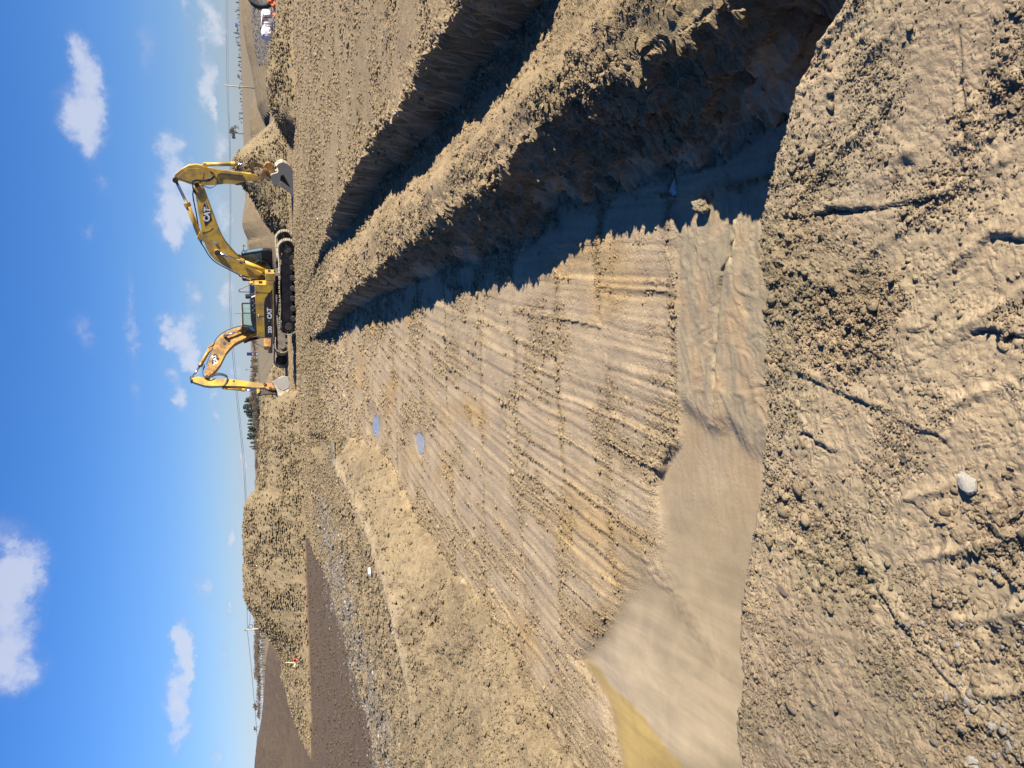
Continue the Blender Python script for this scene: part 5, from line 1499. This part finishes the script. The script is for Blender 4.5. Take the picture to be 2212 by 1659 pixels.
box_at(548.5, 556, 763.4, 766.2, 230, .4, "centre_panel", M_PGN, sroot, so)
sc_ = at_D(547, 764.5, 230) - so
bm = bmesh.new()
star = []
for k in range(8):
    rr = .42 if k % 2 == 0 else .14
    star.append((sc_.x + rr * math.sin(k * .7854 + .2), sc_.z + rr * math.cos(k * .7854 + .2)))
add_prism(bm, star, -.32, -.27); bm_obj("star_mark", bm, sroot, M_WHT)
tag(sroot, 'tall dark blue sign tower with a white star mark on the skyline between the excavators', 'sign')
bo = at_D(514, 55, 240); br = empty("roadside_sign", bo)
box_at(508, 513.5, 50.5, 58.5, 240, .3, "panel", M_BLUE, br, bo); box_at(513, 518, 53.5, 54.5, 240, .2, "post", M_GRY, br, bo)
tag(br, 'small blue board among conifers on the far right skyline', 'sign')
lo_ = at_D(547, 798.5, 225); lr_ = empty("street_lamp", lo_)
tpz = at_D(532, 798.5, 225) - lo_
bm = bmesh.new(); add_tube(bm, [(0, 0, -1), (tpz.x, 0, tpz.z)], .07, 6); bm_obj("post", bm, lr_, M_GRY)
bm = bmesh.new(); add_box(bm, -.25, .25, -.2, .2, -.1, .12); lh = bm_obj("lamp_head", bm, lr_, M_GRY); lh.location = tpz
tag(lr_, 'thin grey lamp post above the middle treeline', 'street lamp')

# ------------------------------------------------------------------ wrapped bundles, orange cloth, tyre at far right
M_WRAP = simple("white_wrapping", (.6, .585, .6), .6, 0, (.5, .42, .45), .4, 3, .3)
M_MAR = simple("maroon_goods", (.075, .02, .03), .7); M_TYRE = simple("tyre_rubber", (.02, .02, .02), .75, 0, (.08, .07, .05), .4, 3)
mtO = simple("orange_cloth", (.62, .12, .025), .7, 0, (.55, .09, .02), .5, 2.0, .4)


def sack(name, x0, x1, y0, y1, D, depth, parent=None, mat=M_WRAP, seed=1, org=Vector((0, 0, 0))):
    a = at_D(x1, y1, D) - org; c = at_D(x0, y0, D) - org
    bm = bmesh.new(); bmesh.ops.create_icosphere(bm, subdivisions=4, radius=1)
    g = random.Random(seed); ph = [g.random() * 6 for _ in range(6)]
    for v in bm.verts:
        p = v.co.copy(); q = [math.copysign(abs(k) ** .62, k) for k in p]
        f = 1 + .05 * math.sin(9 * p.x + ph[0]) * math.cos(7 * p.z + ph[1]) + .04 * math.sin(17 * p.x + 5 * p.z + ph[2]) * (p.z > -.6)
        v.co = Vector(((a.x + c.x) / 2 + q[0] * (c.x - a.x) / 2 * f, q[1] * depth / 2 * f, (a.z + c.z) / 2 + q[2] * (c.z - a.z) / 2 * f))
    return bm_obj(name, bm, parent, mat, smooth=True)


DW = 58
wo = at_D(588, 60, DW); wroot = empty("wrapped_bale", wo)
sack("wrapping", 564, 588, 23, 45, DW, 1.0, wroot, seed=2, org=wo)
box_at(567, 578, 44, 53, DW, .85, "maroon_goods", M_MAR, wroot, wo); box_at(577.5, 589, 44, 53, DW, .8, "grey_goods", M_GRY, wroot, wo)
sack("wrapping", 563.5, 567.5, 40, 58, DW, 1.0, wroot, seed=4, org=wo)
sack("wrapping", 566.5, 590, 51.5, 60, DW, 1.0, wroot, seed=5, org=wo)
tag(wroot, 'large white-wrapped bale with a wide maroon opening beside the orange cloth', 'wrapped bale', 'wrapped bales on the far gravel')
wo2 = at_D(590, 72, DW); w2 = empty("wrapped_bale", wo2)
sack("wrapping", 566, 590, 57, 64.5, DW, .95, w2, seed=7, org=wo2); box_at(567.5, 580, 62.5, 68, DW, .8, "maroon_goods", M_MAR, w2, wo2); sack("wrapping", 564, 588, 66.5, 94, DW + .6, 1.0, w2, seed=8, org=wo2)
tag(w2, 'smaller white-wrapped bale with a narrow maroon slot, left of the larger one', 'wrapped bale', 'wrapped bales on the far gravel')
oo = at_D(590, 10, 56)
g = np.random.default_rng(4)
n_u, n_v = 40, 30
U, V_ = np.meshgrid(np.linspace(-1, 1, n_u), np.linspace(0, 1, n_v))
pa = at_D(600, 34, 56); pb = at_D(572, -40, 56)
xs2 = pa.x + (pb.x - pa.x) * (U + 1) / 2
fold = fbm(U * 3 + 7, V_ * 2, 4, 901)
hh = (pb.z - pa.z) * np.clip(.55 + .55 * U + .5 * fold, .03, 1.0)
zz2 = pa.z + hh * np.sin(V_ * math.pi) ** .6; yy2 = 55.6 + V_ * 1.6 + .25 * fbm(U * 4, V_ * 4, 3, 903)
ii = np.arange(n_u * n_v).reshape(n_v, n_u)
me = np_mesh("orange_cloth", np.stack([xs2.ravel(), yy2.ravel(), zz2.ravel()], 1), np.stack([ii[:-1, :-1], ii[:-1, 1:], ii[1:, 1:], ii[1:, :-1]], -1).reshape(-1, 4))
oc = link("orange_cloth", me, mat=mtO); tag(oc, 'crumpled bright orange cloth heaped on the far gravel at the right edge', 'tarpaulin')
ty = at_D(563, -8, 62); bm = bmesh.new()
tr_ = .95
prof_ = [(.55, -.22), (.82, -.26), (.95, -.2), (.97, 0), (.95, .2), (.82, .26), (.55, .22)]
rg_ = []
for k in range(36):
    a = k * 6.28319 / 36; lug_ = 1.03 if k % 2 else 1.0
    rg_.append([bm.verts.new((r_ * (lug_ if r_ > .9 else 1) * math.cos(a), y_, r_ * (lug_ if r_ > .9 else 1) * math.sin(a))) for r_, y_ in prof_])
for k in range(36):
    for j in range(len(prof_)):
        bm.faces.new((rg_[k][j], rg_[(k + 1) % 36][j], rg_[(k + 1) % 36][(j + 1) % len(prof_)], rg_[k][(j + 1) % len(prof_)]))
tyo = bm_obj("tyre", bm, None, M_TYRE, smooth=True); tyo.location = ty
tag(tyo, 'big black tyre standing behind the orange cloth at the right edge', 'tyre')

# ------------------------------------------------------------------ survey stake, litter
M_WOOD = simple("fresh_wood", (.5, .42, .27), .7); M_RIB = simple("red_ribbon", (.75, .10, .05), .6)
sb = at_D(644, 1434.5, 43.5); stp = at_D(615, 1430.5, 43.5)
sk = empty("survey_stake", sb)
bm = bmesh.new(); d_ = stp - sb; add_tube(bm, [(0, 0, -.15), (d_.x * .8, 0, d_.z * .8), (d_.x, 0, d_.z)], [.035, .03, .008], 4); bm_obj("stake", bm, sk, M_WOOD)
c1, c2 = at_D(643, 1424.5, 43.4) - sb, at_D(635, 1441, 43.4) - sb
bm = bmesh.new(); add_tube(bm, [c1, c2], .04, 4); bm_obj("cross_piece", bm, sk, M_WOOD)
for k in range(3):
    q1, q2 = at_D(641, 1421 + k * 2, 43.3) - sb, at_D(636 + k * 2, 1430, 43.3) - sb
    bm = bmesh.new(); add_prism(bm, [(q1.x, q1.z), (q2.x, q2.z), (q2.x + .05, q2.z + .08), ((q1.x + q2.x) / 2 + .05, (q1.z + q2.z) / 2 + .12)], q1.y - .01, q1.y + .01); bm_obj("ribbon", bm, sk, M_RIB)
tag(sk, 'leaning pale wooden survey stake with a red ribbon at the foot of the spoil berm', 'survey stake')


def on_ground(px, py, lo=1.2, hi=5.0):
    """place where the sight line through a pixel meets the built ground"""
    d = ray(px, py); C0 = Vector((0, 0, CAM_H)); s = .6
    while s < 120:
        p = C0 + d * s
        if p.z < ground_z(p.x, p.y): break
        s *= 1.004
    return C0 + d * s


cnp = on_ground(803, 1234); cn = empty("canister", cnp, .5)
bm = bmesh.new(); add_tube(bm, [(-.10, 0, .05), (-.08, 0, .05), (.09, 0, .05), (.11, 0, .05)], [.035, .055, .055, .035], 14); bm_obj("body", bm, cn, M_WHT, smooth=True)
bm = bmesh.new(); add_tube(bm, [(-.15, 0, .05), (-.10, 0, .05)], .03, 10); bm_obj("cap", bm, cn, M_GRY)
cn.scale = (.75, .75, .75)
tag(cn, 'white plastic canister with a grey cap lying beside the pale track on the left bank', 'canister')
scp = on_ground(1458, 407)
bm = bmesh.new(); vs = [bm.verts.new(p) for p in ((-.09, 0, .02), (-.02, .05, .05), (.07, .02, .02), (.10, -.05, .03), (.0, -.03, .06), (-.07, -.05, .01))]
bm.faces.new(vs[:3] + [vs[4]]); bm.faces.new((vs[2], vs[3], vs[4])); bm.faces.new((vs[0], vs[4], vs[5])); bm.faces.new((vs[4], vs[3], vs[5]))
M_SCR = simple("plastic_scrap", (.30, .36, .38), .5)
so2 = bm_obj("plastic_scrap", bm, None, M_SCR); so2.location = scp; so2.scale = (.7, .7, .7); sm_ = so2.modifiers.new("thick", 'SOLIDIFY'); sm_.thickness = .004
tag(so2, 'pale blue torn plastic scrap on the shaded pit floor', 'plastic scrap')

# ------------------------------------------------------------------ stones and big clods, each its own object
M_ROCKW = simple("white_rock", (.46, .45, .43), .85, 0, (.22, .18, .12), .95, 30, .6)
M_ROCKG = simple("grey_rock", (.25, .245, .24), .75, 0, (.20, .16, .11), .9, 30, .5)
M_ROCKB = simple("brown_rock", (.15, .10, .065), .7, 0, (.28, .22, .14), .5, 25, .4)


def rock(name, px, py, wpx, mat, seed, label, cat, group=None, flat=.7, long=1.0, sub=3, rough=.22, facets=9, sink=.42):
    p = on_ground(px, py); dist = (p - Vector((0, 0, CAM_H))).length
    s = wpx / FPX * dist / 2
    g = random.Random(seed)
    bm = bmesh.new(); bmesh.ops.create_icosphere(bm, subdivisions=sub, radius=1)
    planes = []
    for _ in range(facets):
        n = Vector((g.gauss(0, 1), g.gauss(0, 1), g.gauss(0, 1))); n.normalize(); planes.append((n, .42 + .42 * g.random()))
    for v in bm.verts:
        q = v.co.normalized(); r = 1.0
        for n, d in planes:
            k = q.dot(n)
            if k > .05: r = min(r, d / k)
        f = 1 + rough * (.5 * math.sin(7 * q.x + seed) * math.sin(6 * q.y + 2 * seed) + .35 * math.sin(15 * q.z + 13 * q.x + seed)) * .5
        v.co = q * r * f * (1 + rough * .25 * (g.random() - .5))
    me = bpy.data.meshes.new(name); bm.to_mesh(me); bm.free()
    o = link(name, me, None, mat); o.location = p + Vector((0, 0, s * flat * (1 - 2 * sink) * .6)); o.rotation_euler = (g.random() * .5, g.random() * .5, g.random() * 6.28); o.scale = (s * long, s, s * flat)
    if mat is M_SOIL:
        c = me.color_attributes.new("soil", 'FLOAT_COLOR', 'POINT')
        r_ = int(np.clip(np.searchsorted(ys, p.y), 1, NR - 1)); c_i = int(np.clip(np.searchsorted(tN, p.x / (max(p.y, 0) + .8)), 1, NC - 1))
        base = COL[r_ * NC + c_i]
        c.data.foreach_set('color', np.tile(np.array([*base, 1.0], dtype=np.float32), len(me.vertices)))
    return tag(o, label, cat, group)


def Z8(x, y): return ((2900 + x / 1.476) / 1.823, (1900 + y / 1.476) / 1.823)
def Z7(x, y): return ((2900 + x / 1.508) / 1.823, (900 + y / 1.508) / 1.823)
def Z4(x, y): return ((3500 + x / 3.318) / 1.823, (1750 + y / 3.318) / 1.823)
def Z5(x, y): return ((3600 + x / 3.167) / 1.823, (2500 + y / 3.167) / 1.823)


rock("rock", 2091, 1041, 54, M_ROCKW, 3, 'big angular white rock smeared with mud, largest on the foreground bank', 'rock', flat=.75, long=1.05, facets=12, rough=.1)
rock("clod", *Z4(270, 210), 48, M_SOIL, 5, 'reddish crusted earth clod left of the big white rock, nearer the pit', 'clod', flat=.55, rough=.7)
rock("clod", *Z4(1075, 270), 24, M_SOIL, 6, 'round crusted clod just above the big white rock', 'clod', flat=.6, rough=.5)
rock("pebble", *Z4(940, 1095), 13, M_ROCKW, 7, 'small flat white pebble set in a muddy lump below the big white rock', 'pebble', flat=.4)
rock("pebble", *Z4(1095, 1080), 14, M_ROCKG, 8, 'small grey pebble next to the flat white pebble', 'pebble')
rock("pebble", *Z4(715, 280), 8, M_ROCKW, 9, 'tiny white chip on a clod between the reddish clod and the white rock', 'pebble')
for k, (x, y, w) in enumerate([(720, 930, 46), (910, 1150, 34), (1180, 1180, 40), (1160, 1360, 38), (1300, 1300, 26), (1040, 1420, 28), (1040, 820, 24), (1430, 860, 50), (1640, 880, 40), (1450, 1130, 40), (1200, 880, 30), (1000, 1260, 32), (1230, 1000, 30), (1560, 1220, 28), (1700, 560, 24), (1600, 430, 22), (1390, 570, 16), (1150, 740, 22), (1600, 270, 20)]):
    rock("clod", *Z4(x, y), w, M_SOIL, 40 + k, 'muddy lump in the cluster of earth lumps below the big white rock', 'clod', 'earth lumps clustered below the white rock', flat=.55, rough=.6)
st = [(Z5(660, 830), 22, 'w', 'square pale grey stone half pressed into the mud, left foreground'), (Z5(735, 1550), 26, 'w', 'speckled white stone at the left edge of the foreground'),
      (Z5(785, 1640), 20, 'w', 'thin white stone sliver beside the speckled white stone'), (Z5(1285, 1530), 32, 'g', 'broad grey-white stone at the left lower corner of the picture'),
      (Z5(1010, 1140), 22, 'w', 'oval white stone on the edge of the stony mud slab'), (Z5(1130, 1135), 12, 'g', 'small grey pebble beside the oval white stone'),
      (Z5(1220, 1195), 12, 'w', 'small bright pebble on the stony mud slab'), (Z5(1040, 1270), 12, 'w', 'narrow bright pebble on the rim of the mud slab'),
      (Z5(1190, 1400), 26, 'g', 'long wet grey stone on the rim of the mud slab'), (Z5(672, 970), 16, 'g', 'small grey stone next to the square pale stone'),
      (Z5(570, 400), 12, 'w', 'small shiny pebble alone on the tan mud'), (Z5(300, 30), 16, 'w', 'pale blue-grey chip lying beside a dark wet lump'),
      (Z5(360, 100), 20, 'g', 'dark wet stone beneath the pale chip'), (Z5(555, 125), 22, 'g', 'brown and white mottled stone beside the dark wet stone'),
      (Z8(1310, 820), 18, 'w', 'white stone crusted with clay on the left foreground'), (Z8(1150, 755), 10, 'w', 'white triangular pebble above a round brown pebble'),
      (Z8(990, 1120), 9, 'w', 'lone white pebble on smooth clay'), (Z8(648, 1555), 8, 'w', 'lone pale pebble near the left picture edge'), (Z8(322, 1175), 8, 'w', 'white pebble near the bank edge over the pool'),
      (Z8(222, 880), 7, 'w', 'tiny white pebble at the bank edge above the smooth mud'), (Z8(1500, 530), 18, 'g', 'grey stone caught in the clod heap near the right of the stony mud')]
for k, ((x, y), w, kind, lab) in enumerate(st):
    rock("stone", x, y, w, M_ROCKW if kind == 'w' else M_ROCKG, 80 + k, lab, 'stone', flat=.6, sub=2, facets=9, rough=.15)
rock("stone", *Z8(278, 628), 22, M_ROCKB, 120, 'smooth reddish brown cobble near the bank edge over the pool', 'stone', flat=.6, long=1.5, rough=.05, facets=2)
rock("stone", *Z8(1145, 795), 12, M_ROCKB, 121, 'round brown pebble beneath the white triangular pebble', 'stone', flat=.6, rough=.05, facets=2)
rock("boulder", 1524, 446, 46, M_SOIL, 130, 'big pale earth block standing on the mud at the shadow edge of the pit floor', 'boulder', flat=.9, rough=.5, sink=.1)
rock("boulder", 1540, 424, 16, M_SOIL, 131, 'smaller earth block leaning on the big pale one at the shadow edge', 'boulder', flat=1.0, rough=.5, sink=.1)
rock("stone", 850, 1369, 10, M_ROCKW, 132, 'white stone at the end of the pale track on the left bank', 'stone')
rock("boulder", 970, 1080, 9, M_SOIL, 133, 'small rounded clod on the left part of the pit floor', 'boulder')
rock("stone", 953, 1049, 7, M_ROCKW, 134, 'small white stone on the left part of the pit floor', 'stone')
rock("stone", 1302, 1021, 6, M_ROCKW, 135, 'single white pebble on the pit floor near the smooth mud', 'stone')
for k, (x, y, w) in enumerate([(604, 944, 11), (697, 1003, 16), (613, 1004, 11), (623, 872, 8), (690, 932, 12), (652, 640, 7), (720, 940, 9), (1390, 652, 14), (1398, 662, 12), (1455, 492, 14), (1443, 516, 10), (1290, 1170, 10), (1160, 1060, 10), (1186, 905, 12), (1210, 570, 10), (1164, 548, 12),
                                (640, 585, 10), (606, 150, 14), (1007, 276, 12), (868, 430, 10), (1600, 658, 12)]):
    rock("clod", x, y, w, M_SOIL, 150 + k, 'loose earth clod lying on the banks and floor of the pit', 'clod', 'loose clods scattered about the pit', flat=.7, rough=.5, sub=2)
for k, (x, y, w) in enumerate([(820, 200), (560, 350), (450, 950), (1600, 560), (1450, 700), (1640, 250), (1180, 1180), (1100, 120), (1340, 640), (620, 150), (480, 780), (400, 1240)] and
                              [((2900 + a / 1.508) / 1.823, (b / 1.508) / 1.823, c) for a, b, c in ((615, 130, 18), (640, 860, 16), (1390, 640, 22), (1600, 430, 30), (1650, 610, 34), (1620, 200, 24), (1560, 690, 22), (1640, 930, 20), (1350, 450, 16), (720, 700, 12), (1230, 860, 14), (1000, 240, 14), (270, 1230, 14), (500, 690, 12))]):
    rock("clod", x, y, w, M_SOIL, 190 + k, 'crusty clod on the trodden clay at the right of the foreground bank', 'clod', 'clods on the right of the foreground bank', flat=.5, rough=.6, sub=3)
